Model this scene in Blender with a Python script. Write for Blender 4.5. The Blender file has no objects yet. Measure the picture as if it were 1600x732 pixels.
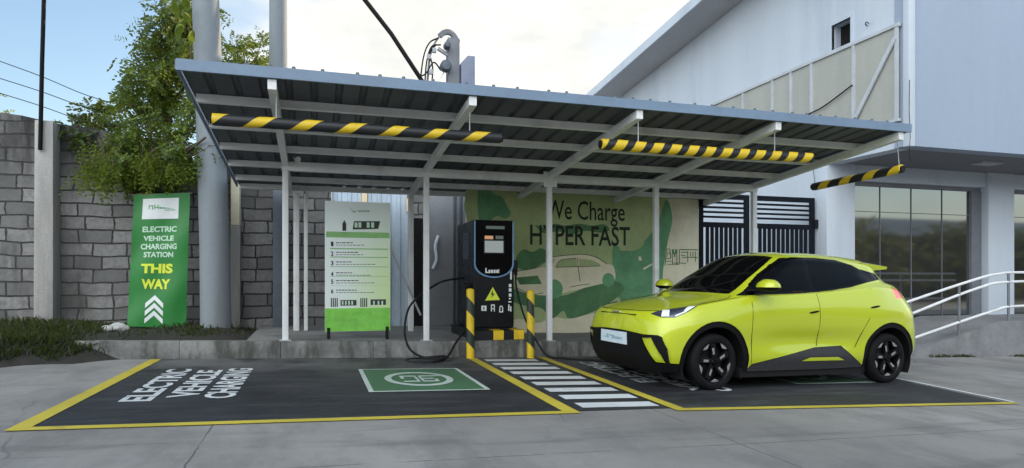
import bpy, bmesh, math, random
import numpy as np
from mathutils import Vector, Matrix, Euler
R = math.radians
random.seed(7)
SC = bpy.context.scene

# ------------------------------------------------------------------ camera, sky, sun, exposure
cam_d = bpy.data.cameras.new("Camera")
cam = bpy.data.objects.new("Camera", cam_d)
SC.collection.objects.link(cam)
cam_d.sensor_width = 36.0
cam_d.lens = 36.0 * 1008 / 1600
cam_d.shift_y = (434 - 366) / 1600
cam_d.clip_start = 0.05
cam_d.clip_end = 3000
cam.location = (0, 0, 1.25)
cam.rotation_euler = (R(90), 0, R(-17))
SC.camera = cam

SUN_EL, SUN_AZ = R(15), R(28)          # azimuth measured from +X towards +Y
SKY_STRENGTH = 0.10
SUN_STRENGTH = 5.0
EXPOSURE = -0.1

world = bpy.data.worlds.new("World")
SC.world = world
world.use_nodes = True
nt = world.node_tree
for n in list(nt.nodes):
    nt.nodes.remove(n)
def wn(t, **kw):
    n = nt.nodes.new(t)
    for k, v in kw.items():
        setattr(n, k, v)
    return n
out = wn('ShaderNodeOutputWorld')
bg = wn('ShaderNodeBackground')
bg.inputs['Strength'].default_value = SKY_STRENGTH
sky = wn('ShaderNodeTexSky', sky_type='NISHITA')
sky.sun_disc = False
sky.sun_elevation = SUN_EL
sky.sun_rotation = R(90) - SUN_AZ
sky.air_density = 1.0
sky.dust_density = 1.5
sky.ozone_density = 1.5
tc = wn('ShaderNodeTexCoord')
mp = wn('ShaderNodeMapping')
mp.inputs['Scale'].default_value = (1.0, 1.0, 2.2)
nz = wn('ShaderNodeTexNoise')
nz.inputs['Scale'].default_value = 2.3
nz.inputs['Detail'].default_value = 9
nz.inputs['Roughness'].default_value = 0.58
nt.links.new(tc.outputs['Generated'], mp.inputs['Vector'])
nt.links.new(mp.outputs['Vector'], nz.inputs['Vector'])
def wmath(op, a, b=None, clamp=False):
    n = wn('ShaderNodeMath', operation=op)
    n.use_clamp = clamp
    for i, v in enumerate((a, b)):
        if v is None: continue
        if isinstance(v, (int, float)): n.inputs[i].default_value = v
        else: nt.links.new(v, n.inputs[i])
    return n.outputs[0]
def wdot(d):
    d = Vector(d).normalized()
    n = wn('ShaderNodeVectorMath', operation='DOT_PRODUCT')
    nt.links.new(tc.outputs['Generated'], n.inputs[0])
    n.inputs[1].default_value = d
    return n.outputs['Value']
def wramp(v, a, b):
    n = wn('ShaderNodeMapRange', interpolation_type='SMOOTHSTEP')
    nt.links.new(v, n.inputs[0])
    n.inputs[1].default_value = a
    n.inputs[2].default_value = b
    return n.outputs[0]
# a bank of bright cloud ahead, an unseen brighter one added low behind for fill
ahead = wramp(wdot((0.42, 0.90, 0.36)), 0.80, 0.99)
rear_fill = wramp(wdot((-0.50, -0.80, 0.30)), 0.20, 0.88)
bias = wmath('ADD', wmath('MULTIPLY', ahead, 0.40), wmath('MULTIPLY', rear_fill, 0.42))
dens = wramp(wmath('ADD', nz.outputs['Fac'], bias), 0.56, 0.90)
low = wramp(wdot((0, 0, 1)), 0.20, 0.0)
nz2 = wn('ShaderNodeTexNoise')
nz2.inputs['Scale'].default_value = 4.5
nz2.inputs['Detail'].default_value = 10
nz2.inputs['Roughness'].default_value = 0.6
nt.links.new(mp.outputs['Vector'], nz2.inputs['Vector'])
dens = wmath('MAXIMUM', dens, wmath('MULTIPLY', low, 0.85))
cc = wn('ShaderNodeMixRGB')
cc.inputs[1].default_value = (11.7, 11.5, 10.8, 1)
cc.inputs[2].default_value = (32.0, 33.6, 35.0, 1)
nt.links.new(rear_fill, cc.inputs[0])
mx = wn('ShaderNodeMixRGB')
nt.links.new(dens, mx.inputs[0])
gain = wn('ShaderNodeMixRGB', blend_type='MULTIPLY')
gain.inputs[0].default_value = 1
gain.inputs[2].default_value = (3.3, 3.3, 3.2, 1)
nt.links.new(sky.outputs[0], gain.inputs[1])
nt.links.new(gain.outputs[0], mx.inputs[1])
tx = wn('ShaderNodeMixRGB', blend_type='MULTIPLY')
tx.inputs[0].default_value = 1
nt.links.new(cc.outputs[0], tx.inputs[1])
shade = wn('ShaderNodeMixRGB')
shade.inputs[1].default_value = (0.84, 0.87, 0.90, 1)
shade.inputs[2].default_value = (1.06, 1.05, 1.02, 1)
nt.links.new(wramp(nz2.outputs['Fac'], 0.38, 0.60), shade.inputs[0])
nt.links.new(shade.outputs[0], tx.inputs[2])
nt.links.new(tx.outputs[0], mx.inputs[2])
nt.links.new(mx.outputs[0], bg.inputs['Color'])
nt.links.new(bg.outputs[0], out.inputs['Surface'])

sun_d = bpy.data.lights.new("Sun", 'SUN')
sun_d.energy = SUN_STRENGTH
sun_d.angle = R(0.5)
sun_d.color = (1.0, 0.80, 0.55)
sun = bpy.data.objects.new("Sun", sun_d)
SC.collection.objects.link(sun)
sdir = Vector((math.cos(SUN_EL) * math.cos(SUN_AZ), math.cos(SUN_EL) * math.sin(SUN_AZ), math.sin(SUN_EL)))
sun.rotation_euler = sdir.to_track_quat('Z', 'Y').to_euler()
sun.location = (20, 30, 20)

vs = SC.view_settings
vs.view_transform = 'Standard'
vs.look = 'None'
vs.exposure = EXPOSURE
vs.gamma = 1
vs.use_curve_mapping = False
SC.render.engine = 'CYCLES'
SC.cycles.max_bounces = 8
SC.cycles.use_denoising = True

# ------------------------------------------------------------------ materials
def rgb(c): return (c[0], c[1], c[2], 1.0)
class NT:
    """small node-building helper for one material"""
    def __init__(s, name):
        s.m = bpy.data.materials.new(name)
        s.m.use_nodes = True
        s.t = s.m.node_tree
        s.b = s.t.nodes['Principled BSDF']
        s.out = s.t.nodes['Material Output']
        s.co = s.node('ShaderNodeTexCoord').outputs['Object']
    def node(s, t, **kw):
        n = s.t.nodes.new(t)
        for k, v in kw.items(): setattr(n, k, v)
        return n
    def link(s, a, b): s.t.links.new(a, b)
    def math(s, op, a, b=None, c=None, clamp=False):
        n = s.node('ShaderNodeMath', operation=op); n.use_clamp = clamp
        for i, v in enumerate((a, b, c)):
            if v is None: continue
            if isinstance(v, (int, float)): n.inputs[i].default_value = v
            else: s.link(v, n.inputs[i])
        return n.outputs[0]
    def noise(s, scale, detail=4, rough=0.55, vec=None, stretch=None, dist=0.0):
        n = s.node('ShaderNodeTexNoise')
        n.inputs['Scale'].default_value = scale
        n.inputs['Detail'].default_value = detail
        n.inputs['Roughness'].default_value = rough
        n.inputs['Distortion'].default_value = dist
        v = vec or s.co
        if stretch:
            m = s.node('ShaderNodeMapping'); m.inputs['Scale'].default_value = stretch
            s.link(v, m.inputs['Vector']); v = m.outputs['Vector']
        s.link(v, n.inputs['Vector'])
        return n.outputs['Fac']
    def ramp(s, v, a, b, lo=0.0, hi=1.0):
        n = s.node('ShaderNodeMapRange'); n.clamp = True
        n.interpolation_type = 'SMOOTHSTEP'
        s.link(v, n.inputs[0])
        for i, x in enumerate((a, b, lo, hi)): n.inputs[i + 1].default_value = x
        return n.outputs[0]
    def mix(s, f, a, b, mode='MIX'):
        n = s.node('ShaderNodeMixRGB', blend_type=mode)
        if isinstance(f, (int, float)): n.inputs[0].default_value = f
        else: s.link(f, n.inputs[0])
        for i, v in ((1, a), (2, b)):
            if isinstance(v, tuple): n.inputs[i].default_value = rgb(v)
            else: s.link(v, n.inputs[i])
        return n.outputs[0]
    def xyz(s, v=None):
        n = s.node('ShaderNodeSeparateXYZ'); s.link(v or s.co, n.inputs[0]); return n.outputs
    def color(s, c):
        if isinstance(c, tuple): s.b.inputs['Base Color'].default_value = rgb(c)
        else: s.link(c, s.b.inputs['Base Color'])
    def set(s, **kw):
        for k, v in kw.items():
            k = k.replace('_', ' ')
            if isinstance(v, (int, float, tuple)): s.b.inputs[k].default_value = v
            else: s.link(v, s.b.inputs[k])
    def bump(s, h, strength=0.3, dist=0.02):
        n = s.node('ShaderNodeBump')
        n.inputs['Strength'].default_value = strength
        n.inputs['Distance'].default_value = dist
        s.link(h, n.inputs['Height']); s.link(n.outputs[0], s.b.inputs['Normal'])
def sc3(c, k): return tuple(min(1.0, x * k) for x in c)
def M(name, c, rough=0.6, metal=0.0, var=0.18, scale=5.0, bump=0.0, coat=0.0, spec=0.5, streak=False, dirt=None, dirt_amt=0.5):
    """painted / worn surface: colour and gloss vary over the object, optional vertical streaks and dirt patches"""
    t = NT(name)
    st = (1, 1, 0.12) if streak else None
    n1 = t.noise(scale, 6, 0.6, stretch=st)
    n2 = t.noise(scale * 7.3, 4, 0.6)
    f = t.math('ADD', t.math('MULTIPLY', n1, 0.7), t.math('MULTIPLY', n2, 0.3))
    col = t.mix(t.ramp(f, 0.3, 0.7), sc3(c, 1 - var), sc3(c, 1 + var * 0.8))
    if dirt:
        d = t.ramp(t.noise(scale * 0.55, 7, 0.65, stretch=st), 0.50, 0.72, 0, dirt_amt)
        col = t.mix(d, col, dirt)
    t.color(col)
    t.set(Roughness=t.ramp(n1, 0.25, 0.75, max(0.02, rough - 0.08), min(1, rough + 0.10)), Metallic=metal)
    t.b.inputs['Specular IOR Level'].default_value = spec
    if coat: t.set(Coat_Weight=coat, Coat_Roughness=0.04)
    if bump: t.bump(n2, bump, 0.01)
    return t.m

m_white_steel = M('white_painted_steel', (0.78, 0.79, 0.79), 0.45, var=0.08, scale=3, dirt=(0.35, 0.32, 0.28), dirt_amt=0.35)
m_grey_steel = M('grey_painted_steel', (0.40, 0.42, 0.44), 0.5, var=0.12, scale=3, dirt=(0.2, 0.19, 0.18), dirt_amt=0.4)
m_fascia = M('galvanised_flashing', (0.17, 0.24, 0.335), 0.5, 0.0, var=0.12, scale=2.5)
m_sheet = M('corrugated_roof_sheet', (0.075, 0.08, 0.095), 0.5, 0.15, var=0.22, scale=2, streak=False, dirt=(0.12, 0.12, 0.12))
m_dark_steel = M('dark_blue_grey_steel', (0.10, 0.12, 0.15), 0.5, var=0.2)
m_navy = M('navy_painted_gate', (0.006, 0.008, 0.014), 0.5, var=0.3, spec=0.15)
m_black = M('black_plastic', (0.012, 0.012, 0.013), 0.45, var=0.25, spec=0.18)
m_cab = M('charger_black_powder_coat', (0.010, 0.011, 0.014), 0.38, var=0.25, scale=9, spec=0.18)
m_cable = M('black_rubber_cable', (0.014, 0.014, 0.015), 0.5, var=0.2, spec=0.18)
m_yellow = M('yellow_safety_paint', (0.72, 0.48, 0.012), 0.5, var=0.15, dirt=(0.25, 0.17, 0.03), dirt_amt=0.4)
m_blackpaint = M('black_safety_paint', (0.016, 0.017, 0.018), 0.5, var=0.3, spec=0.18)
m_blue_trim = M('blue_trim', (0.16, 0.30, 0.52), 0.3, 0.3, var=0.1)
m_letter_white = M('white_print', (0.75, 0.78, 0.78), 0.5, var=0.06)
m_letter_dark = M('dark_print', (0.03, 0.035, 0.03), 0.6, var=0.2)
m_letter_pale = M('pale_green_print', (0.52, 0.72, 0.56), 0.55, var=0.2, scale=20)
m_letter_lime = M('lime_yellow_print', (0.70, 0.80, 0.05), 0.55, var=0.1)
m_banner = M('green_banner_vinyl', (0.020, 0.20, 0.035), 0.45, var=0.10, scale=2.2, bump=0.05)
m_wood = M('weathered_timber', (0.20, 0.15, 0.10), 0.8, var=0.3, streak=True)
m_chrome = M('brushed_stainless', (0.66, 0.67, 0.68), 0.22, 0.95, var=0.06)
m_bark = M('bark', (0.10, 0.075, 0.05), 0.9, var=0.4, scale=9, bump=0.6)
m_colconc = M('grey_cast_pole_concrete', (0.22, 0.25, 0.275), 0.7, var=0.12, scale=3.0, streak=True, dirt=(0.17, 0.165, 0.16), dirt_amt=0.6, bump=0.2)
m_postconc = M('weathered_concrete_post', (0.38, 0.37, 0.35), 0.85, var=0.25, scale=5, streak=True, dirt=(0.10, 0.095, 0.085), dirt_amt=0.7, bump=0.4)
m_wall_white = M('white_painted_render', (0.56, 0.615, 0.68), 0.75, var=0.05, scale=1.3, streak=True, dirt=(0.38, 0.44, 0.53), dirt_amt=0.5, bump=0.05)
m_wall_shaded = M('shade_toned_white_render', (0.325, 0.385, 0.48), 0.75, var=0.06, scale=0.9, streak=True, dirt=(0.255, 0.31, 0.395), dirt_amt=0.5, bump=0.05)  # same white render; its weaker light is put into a darker, bluer colour
m_frame_dull = M('dull_white_frame_paint', (0.50, 0.53, 0.56), 0.55, var=0.12, scale=3)
m_panel = M('beige_cladding_panel', (0.41, 0.41, 0.37), 0.6, var=0.10, scale=1.6, streak=True, dirt=(0.36, 0.34, 0.30), dirt_amt=0.4)
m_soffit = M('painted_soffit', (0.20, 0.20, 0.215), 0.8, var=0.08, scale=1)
m_eave = M('weathered_eave_board', (0.46, 0.46, 0.47), 0.8, var=0.08, scale=1)
m_mural_wall = M('cream_wall_paint', (0.86, 0.79, 0.58), 0.85, var=0.12, scale=2.2, dirt=(0.40, 0.35, 0.26), dirt_amt=0.45, bump=0.12)
m_mural_haze = M('olive_mural_paint', (0.44, 0.53, 0.25), 0.85, var=0.14, scale=2.0, dirt=(0.60, 0.66, 0.38), dirt_amt=0.6)
m_mural_green = M('green_mural_paint', (0.15, 0.36, 0.18), 0.8, var=0.25, scale=2.6)
m_mural_dark = M('dark_green_mural_paint', (0.10, 0.23, 0.10), 0.8, var=0.3, scale=3.2)
m_mural_beige = M('beige_mural_paint', (0.82, 0.75, 0.54), 0.85, var=0.12, scale=2.5)
m_mural_line = M('black_mural_paint', (0.022, 0.03, 0.02), 0.8, var=0.3)
m_metal_wall = M('blue_grey_metal_cladding', (0.46, 0.55, 0.64), 0.5, 0.1, var=0.18, scale=2.5, streak=True, dirt=(0.14, 0.15, 0.17), dirt_amt=0.6)
m_door = M('grey_metal_door', (0.17, 0.18, 0.20), 0.55, 0.1, var=0.15, scale=2)
m_rock = M('pale_stone', (0.45, 0.45, 0.43), 0.9, var=0.3, scale=9, bump=0.5)
m_soil = M('dark_soil', (0.030, 0.028, 0.022), 0.95, var=0.4, scale=7, bump=0.7)
m_asphalt_bank = M('stained_slab_concrete', (0.22, 0.22, 0.21), 0.85, var=0.25, scale=2.2, dirt=(0.06, 0.06, 0.05), dirt_amt=0.7, bump=0.4)
m_pole_grey = M('dull_grey_pole_paint', (0.17, 0.18, 0.20), 0.55, var=0.15)
m_lit = NT('lit_beige_strip'); m_lit.color((0.82, 0.66, 0.42)); m_lit.set(Roughness=0.7); m_lit = m_lit.m  # bright beige carries the light on the strips in its colour

def kerb_material():
    t = NT('weathered_kerb_concrete')
    n1 = t.noise(1.6, 8, 0.65); n2 = t.noise(26, 5, 0.6); n3 = t.noise(5, 6, 0.6, stretch=(1, 1, 0.25))
    c = t.mix(t.ramp(n1, 0.35, 0.65), (0.12, 0.12, 0.115), (0.26, 0.26, 0.25))
    c = t.mix(t.ramp(n3, 0.44, 0.64, 0, 0.8), c, (0.05, 0.053, 0.042))
    c = t.mix(t.ramp(n2, 0.62, 0.75, 0, 0.4), c, (0.38, 0.38, 0.36))
    t.color(c); t.set(Roughness=0.9); t.bump(t.math('ADD', n2, t.math('MULTIPLY', n1, 2.0)), 0.6, 0.02)
    return t.m
m_kerb = kerb_material()

def ground_material():
    t = NT('worn_concrete_paving')
    n1 = t.noise(0.35, 8, 0.6); n2 = t.noise(1.7, 8, 0.68, stretch=(1, 0.45, 1)); n3 = t.noise(42, 5, 0.7); n4 = t.noise(0.8, 6, 0.6, stretch=(0.35, 1.6, 1), dist=0.6)
    c = t.mix(t.ramp(n1, 0.32, 0.68), (0.205, 0.195, 0.182), (0.315, 0.302, 0.284))
    c = t.mix(t.ramp(n2, 0.43, 0.66, 0, 0.6), c, (0.145, 0.142, 0.138))
    c = t.mix(t.ramp(n4, 0.52, 0.70, 0, 0.6), c, (0.115, 0.113, 0.11))
    c = t.mix(t.ramp(n3, 0.56, 0.72, 0, 0.40), c, (0.15, 0.15, 0.155))
    c = t.mix(t.ramp(n3, 0.28, 0.40, 0.28, 0), c, (0.52, 0.52, 0.52))
    x, y, z = t.xyz()
    wob = t.math('MULTIPLY', t.math('SUBTRACT', t.noise(3.0, 5, 0.7), 0.5), 0.05)
    xx = t.math('ADD', t.math('ADD', x, wob), 0.72 + 3.68 * 40)
    px = t.math('ABSOLUTE', t.math('SUBTRACT', t.math('FRACT', t.math('DIVIDE', xx, 3.68)), 0.5))
    jx = t.ramp(px, 0.4976, 0.4992)
    yy = t.math('ADD', t.math('ADD', y, wob), 1.0 + 5.0 * 40)
    py = t.math('ABSOLUTE', t.math('SUBTRACT', t.math('FRACT', t.math('DIVIDE', yy, 5.0)), 0.5))
    jy = t.ramp(py, 0.4982, 0.4994)
    brk = t.ramp(t.noise(2.3, 4, 0.6), 0.36, 0.52)
    j = t.math('MULTIPLY', t.math('MAXIMUM', jx, jy), brk)
    c = t.mix(t.math('MULTIPLY', j, 0.8), c, (0.07, 0.07, 0.07))
    # hairline cracks
    v = t.node('ShaderNodeTexVoronoi', feature='DISTANCE_TO_EDGE'); v.inputs['Scale'].default_value = 0.42
    nv = t.node('ShaderNodeTexNoise'); nv.inputs['Scale'].default_value = 2.0; nv.inputs['Detail'].default_value = 6
    t.link(t.co, nv.inputs['Vector'])
    t.link(t.mix(0.16, t.co, nv.outputs['Color']), v.inputs['Vector'])
    ck = t.math('MULTIPLY', t.ramp(v.outputs['Distance'], 0.001, 0.005, 1, 0), t.ramp(t.noise(0.6, 3), 0.52, 0.62))
    c = t.mix(t.math('MULTIPLY', ck, 0.6), c, (0.09, 0.09, 0.09))
    # faint tyre tracks and oil spots
    wv = t.math('MULTIPLY', t.math('SINE', t.math('MULTIPLY', x, 0.35)), 0.35)
    for yc, wd in ((3.55, 0.16), (4.55, 0.13), (2.5, 0.18)):
        d = t.math('ABSOLUTE', t.math('SUBTRACT', t.math('ADD', y, wv), yc))
        k = t.math('MULTIPLY', t.ramp(d, wd * 0.4, wd, 0.38, 0), t.ramp(t.noise(1.3, 7, 0.7, stretch=(0.5, 3, 1)), 0.42, 0.62))
        c = t.mix(k, c, (0.085, 0.083, 0.08))
    sp = t.node('ShaderNodeTexVoronoi'); sp.inputs['Scale'].default_value = 0.9
    t.link(t.co, sp.inputs['Vector'])
    c = t.mix(t.math('MULTIPLY', t.ramp(sp.outputs['Distance'], 0.03, 0.11, 0.55, 0), t.ramp(t.noise(9, 4), 0.35, 0.6)), c, (0.06, 0.058, 0.055))
    t.color(c)
    t.set(Roughness=t.ramp(n2, 0.3, 0.7, 0.72, 0.92))
    t.bump(t.math('SUBTRACT', t.math('ADD', t.math('MULTIPLY', n3, 0.6), t.math('MULTIPLY', n2, 0.6)), t.math('MULTIPLY', j, 1.5)), 0.45, 0.012)
    return t.m
m_ground = ground_material()

def bay_material():
    t = NT('worn_black_bay_paint')
    n1 = t.noise(0.9, 8, 0.65); n2 = t.noise(3.2, 8, 0.7, stretch=(0.25, 1.2, 1)); n3 = t.noise(48, 5, 0.7)
    c = t.mix(t.ramp(n1, 0.35, 0.65), (0.011, 0.012, 0.015), (0.025, 0.026, 0.031))
    c = t.mix(t.ramp(n2, 0.47, 0.72, 0, 0.6), c, (0.065, 0.066, 0.070))
    c = t.mix(t.ramp(n3, 0.58, 0.70, 0, 0.45), c, (0.13, 0.13, 0.13))
    x, y, z = t.xyz()
    # dust washed in towards the kerb
    dust = t.math('MULTIPLY', t.ramp(y, 7.0, 9.2, 0, 0.75), t.ramp(t.noise(1.1, 8, 0.72), 0.36, 0.64))
    c = t.mix(dust, c, (0.17, 0.17, 0.165))
    t.color(c); t.set(Roughness=t.ramp(n2, 0.3, 0.7, 0.55, 0.8)); t.bump(n3, 0.35, 0.008)
    return t.m
m_bay = bay_material()

def paint_material(name, c, under=(0.05, 0.05, 0.055), wear=0.5, scale=7):
    t = NT(name)
    n1 = t.noise(scale, 8, 0.7, stretch=(0.6, 1, 1)); n2 = t.noise(50, 4, 0.7); n0 = t.noise(1.3, 5)
    col = t.mix(t.ramp(n0, 0.3, 0.7), sc3(c, 0.80), c)
    col = t.mix(t.ramp(t.math('ADD', t.math('MULTIPLY', n1, 0.75), t.math('MULTIPLY', n2, 0.25)), 0.54, 0.66, 0, wear), col, under)
    t.color(col); t.set(Roughness=0.65); t.bump(n2, 0.25, 0.006)
    return t.m
m_line_yellow = paint_material('yellow_line_paint', (0.58, 0.47, 0.05), (0.22, 0.19, 0.07), 0.65)
m_line_white = paint_material('white_line_paint', (0.66, 0.69, 0.70), (0.20, 0.20, 0.21), 0.55)
m_sign_green = paint_material('green_ground_paint', (0.060, 0.155, 0.075), (0.05, 0.07, 0.06), 0.6)
m_line_pale = paint_material('pale_green_white_paint', (0.50, 0.58, 0.52), (0.10, 0.15, 0.11), 0.45)

def block_material():
    t = NT('weathered_concrete_blockwork')
    x, y, z = t.xyz()
    wob = t.math('MULTIPLY', t.math('SUBTRACT', t.noise(1.6, 4, 0.6), 0.5), 0.10)
    wob2 = t.math('MULTIPLY', t.math('SUBTRACT', t.noise(2.1, 4, 0.6, stretch=(1, 1, 1.3)), 0.5), 0.12)
    cv = t.node('ShaderNodeCombineXYZ')
    t.link(t.math('ADD', x, wob2), cv.inputs[0]); t.link(t.math('ADD', z, wob), cv.inputs[1])
    b = t.node('ShaderNodeTexBrick'); b.offset = 0.43; b.squash = 0.8; b.squash_frequency = 3
    b.inputs['Scale'].default_value = 1.0
    b.inputs['Brick Width'].default_value = 0.50
    b.inputs['Row Height'].default_value = 0.215
    b.inputs['Mortar Size'].default_value = 0.014
    b.inputs['Mortar Smooth'].default_value = 0.3
    b.inputs['Bias'].default_value = -0.1
    b.inputs['Color1'].default_value = (0.15, 0.15, 0.148, 1)
    b.inputs['Color2'].default_value = (0.36, 0.355, 0.345, 1)
    b.inputs['Mortar'].default_value = (0.02, 0.019, 0.018, 1)
    t.link(cv.outputs[0], b.inputs['Vector'])
    n1 = t.noise(0.7, 8, 0.65); n2 = t.noise(14, 6, 0.65); n3 = t.noise(2.0, 7, 0.65, stretch=(1, 1, 0.2))
    c = t.mix(t.ramp(n2, 0.35, 0.7, 0, 0.55), b.outputs['Color'], (0.14, 0.135, 0.13))
    c = t.mix(t.ramp(n1, 0.46, 0.68, 0, 0.6), c, (0.075, 0.072, 0.068))
    c = t.mix(t.ramp(n3, 0.52, 0.70, 0, 0.6), c, (0.06, 0.06, 0.056))
    top = t.math('MULTIPLY', t.ramp(z, 2.2, 3.4, 0, 0.95), t.ramp(n3, 0.30, 0.55))
    c = t.mix(top, c, (0.028, 0.027, 0.026))
    t.color(c); t.set(Roughness=0.92)
    t.bump(t.math('SUBTRACT', t.math('MULTIPLY', n2, 0.5), t.math('MULTIPLY', b.outputs['Fac'], 1.6)), 0.9, 0.03)
    return t.m
m_block = block_material()

def leaf_material(name, c1, c2):
    t = NT(name)
    oi = t.node('ShaderNodeNewGeometry')
    f = t.math('ADD', t.math('MULTIPLY', oi.outputs['Random Per Island'], 0.6), t.math('MULTIPLY', t.noise(1.7, 3), 0.5), clamp=True)
    col = t.mix(f, c1, c2)
    t.color(col); t.set(Roughness=0.5)
    tr = t.node('ShaderNodeBsdfTranslucent')
    t.link(t.mix(0.5, col, (0.30, 0.32, 0.03)), tr.inputs['Color'])
    ms = t.node('ShaderNodeMixShader'); ms.inputs[0].default_value = 0.45
    t.link(t.b.outputs[0], ms.inputs[1]); t.link(tr.outputs[0], ms.inputs[2])
    t.link(ms.outputs[0], t.out.inputs['Surface'])
    return t.m
m_leaf = leaf_material('tree_leaves', (0.030, 0.070, 0.018), (0.095, 0.155, 0.030))
m_leaf_young = leaf_material('drooping_leaves', (0.065, 0.125, 0.018), (0.21, 0.28, 0.035))
m_leaf_dark = leaf_material('shrub_leaves', (0.018, 0.042, 0.016), (0.05, 0.085, 0.028))
m_leaf_far = leaf_material('far_grey_green_leaves', (0.030, 0.038, 0.032), (0.055, 0.065, 0.052))
m_grass = leaf_material('grass_blades', (0.012, 0.024, 0.010), (0.042, 0.06, 0.022))

# car and glass
def car_paint():
    t = NT('lime_metallic_car_paint')
    n = t.noise(900, 2)
    t.color(t.mix(t.ramp(n, 0.4, 0.6, 0, 0.25), (0.51, 0.58, 0.018), (0.56, 0.63, 0.032)))
    t.set(Roughness=0.36, Metallic=0.1, Coat_Weight=1.0, Coat_Roughness=0.015)
    return t.m
m_paint = car_paint()
def simple(name, c, rough, metal=0.0, ior=1.5, coat=0.0):
    t = NT(name); t.color(t.mix(t.ramp(t.noise(30, 3), 0.3, 0.7), sc3(c, 0.9), sc3(c, 1.1)))
    t.set(Roughness=rough, Metallic=metal, IOR=ior, Coat_Weight=coat); return t.m
m_carglass = simple('black_tinted_glass', (0.003, 0.003, 0.0035), 0.03, 0, 1.2)
m_gloss_black = simple('gloss_black_trim', (0.004, 0.004, 0.005), 0.12, 0, 1.22)
m_trim = simple('matt_black_cladding', (0.008, 0.008, 0.009), 0.6, 0, 1.2)
m_clad = simple('charcoal_cladding', (0.040, 0.040, 0.042), 0.5, 0, 1.3)
m_void = simple('dark_interior', (0.003, 0.003, 0.003), 0.95)
m_tyre = M('tyre_rubber', (0.010, 0.010, 0.011), 0.7, var=0.25, scale=14, bump=0.15, spec=0.12)
m_rim_black = simple('gloss_black_alloy', (0.008, 0.008, 0.009), 0.2, 0.0, 1.3)
m_rim_bright = simple('machined_alloy', (0.68, 0.69, 0.70), 0.25, 0.9)
m_lens = simple('headlight_lens', (0.10, 0.11, 0.16), 0.05, 0.6, coat=1)
m_lens_white = simple('headlight_white_lens', (0.85, 0.88, 0.90), 0.15, 0.0, coat=1)
def emis(name, c, e, base=(0.02, 0.02, 0.02)):
    t = NT(name); t.color(t.mix(t.ramp(t.noise(25, 2), 0.3, 0.7), base, sc3(base, 1.2))); t.set(Roughness=0.25, Emission_Color=rgb(c), Emission_Strength=e); return t.m
m_tail = emis('lit_red_tail_lamp', (1.0, 0.22, 0.20), 1.1, (0.5, 0.03, 0.03))
m_screen = emis('charger_screen', (0.62, 0.72, 0.70), 0.42)
m_screen_org = emis('charger_orange_display', (1.0, 0.50, 0.25), 0.55)
m_screen_grn = emis('charger_grey_green_display', (0.4, 0.55, 0.5), 0.16)
m_plate = M('pale_blue_plate', (0.58, 0.68, 0.74), 0.4, var=0.08)
def glazing():
    t = NT('reflective_tinted_glazing')
    t.color(t.mix(t.ramp(t.noise(0.5, 3), 0.3, 0.7), (0.31, 0.325, 0.325), (0.34, 0.355, 0.35)))
    t.set(Metallic=0.92, Roughness=0.045)
    t.bump(t.noise(0.55, 2), 0.02, 0.05)
    return t.m
m_glass = glazing()

def standee_material():
    t = NT('printed_standee_panel')
    x, y, z = t.xyz()
    f = t.math('ADD', t.ramp(x, 0.15, 0.98, 0, 0.85), t.math('MULTIPLY', t.noise(2, 3), 0.12))
    fz = t.math('MULTIPLY', f, t.ramp(z, 2.0, 0.7, 0.12, 1.0))
    t.color(t.mix(fz, (0.76, 0.83, 0.82), (0.62, 0.80, 0.36))); t.set(Roughness=0.4)
    return t.m
m_standee = standee_material()
m_standee_green = M('standee_green_print', (0.20, 0.56, 0.07), 0.4, var=0.22, scale=6)
m_standee_band = M('standee_band_print', (0.22, 0.48, 0.16), 0.4, var=0.15, scale=6)

def stripe_material(name, pitch, frac, twist, r_axis='x'):
    """helical tape: yellow and black bands winding round a bar that lies along local X"""
    t = NT(name)
    x, y, z = t.xyz()
    ang = t.math('DIVIDE', t.math('ARCTAN2', z, y), 2 * math.pi)
    wob = t.math('MULTIPLY', t.math('SUBTRACT', t.noise(1.8, 2), 0.5), 0.10)
    s = t.math('FRACT', t.math('ADD', t.math('ADD', t.math('ADD', t.math('DIVIDE', x, pitch), t.math('MULTIPLY', ang, twist)), wob), 20.0))
    m = t.math('LESS_THAN', s, frac)
    n = t.noise(12, 4)
    t.color(t.mix(m, (0.014, 0.015, 0.018), t.mix(n, (0.60, 0.40, 0.012), (0.80, 0.56, 0.03))))
    t.set(Roughness=0.48); t.bump(t.math('ADD', m, t.math('MULTIPLY', n, 0.4)), 0.4, 0.006)
    return t.m
m_bar_wide = stripe_material('sparse_yellow_tape_bar', 0.43, 0.36, 1.0)
m_bar_even = stripe_material('even_yellow_tape_bar', 0.232, 0.56, 1.0)
m_bar_third = stripe_material('worn_yellow_tape_bar', 0.42, 0.45, 1.0)
def bollard_material():
    t = NT('diagonal_striped_bollard_paint')
    x, y, z = t.xyz()
    s = t.math('FRACT', t.math('ADD', t.math('DIVIDE', t.math('ADD', z, t.math('MULTIPLY', x, 1.1)), 0.46), 10.16))
    m = t.math('LESS_THAN', s, 0.56); n = t.noise(9, 6, 0.7)
    c = t.mix(m, (0.018, 0.03, 0.022), (0.70, 0.48, 0.015))
    t.color(t.mix(t.ramp(n, 0.55, 0.72, 0, 0.5), c, (0.12, 0.09, 0.03))); t.set(Roughness=0.5)
    return t.m
m_bollard = bollard_material()

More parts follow.
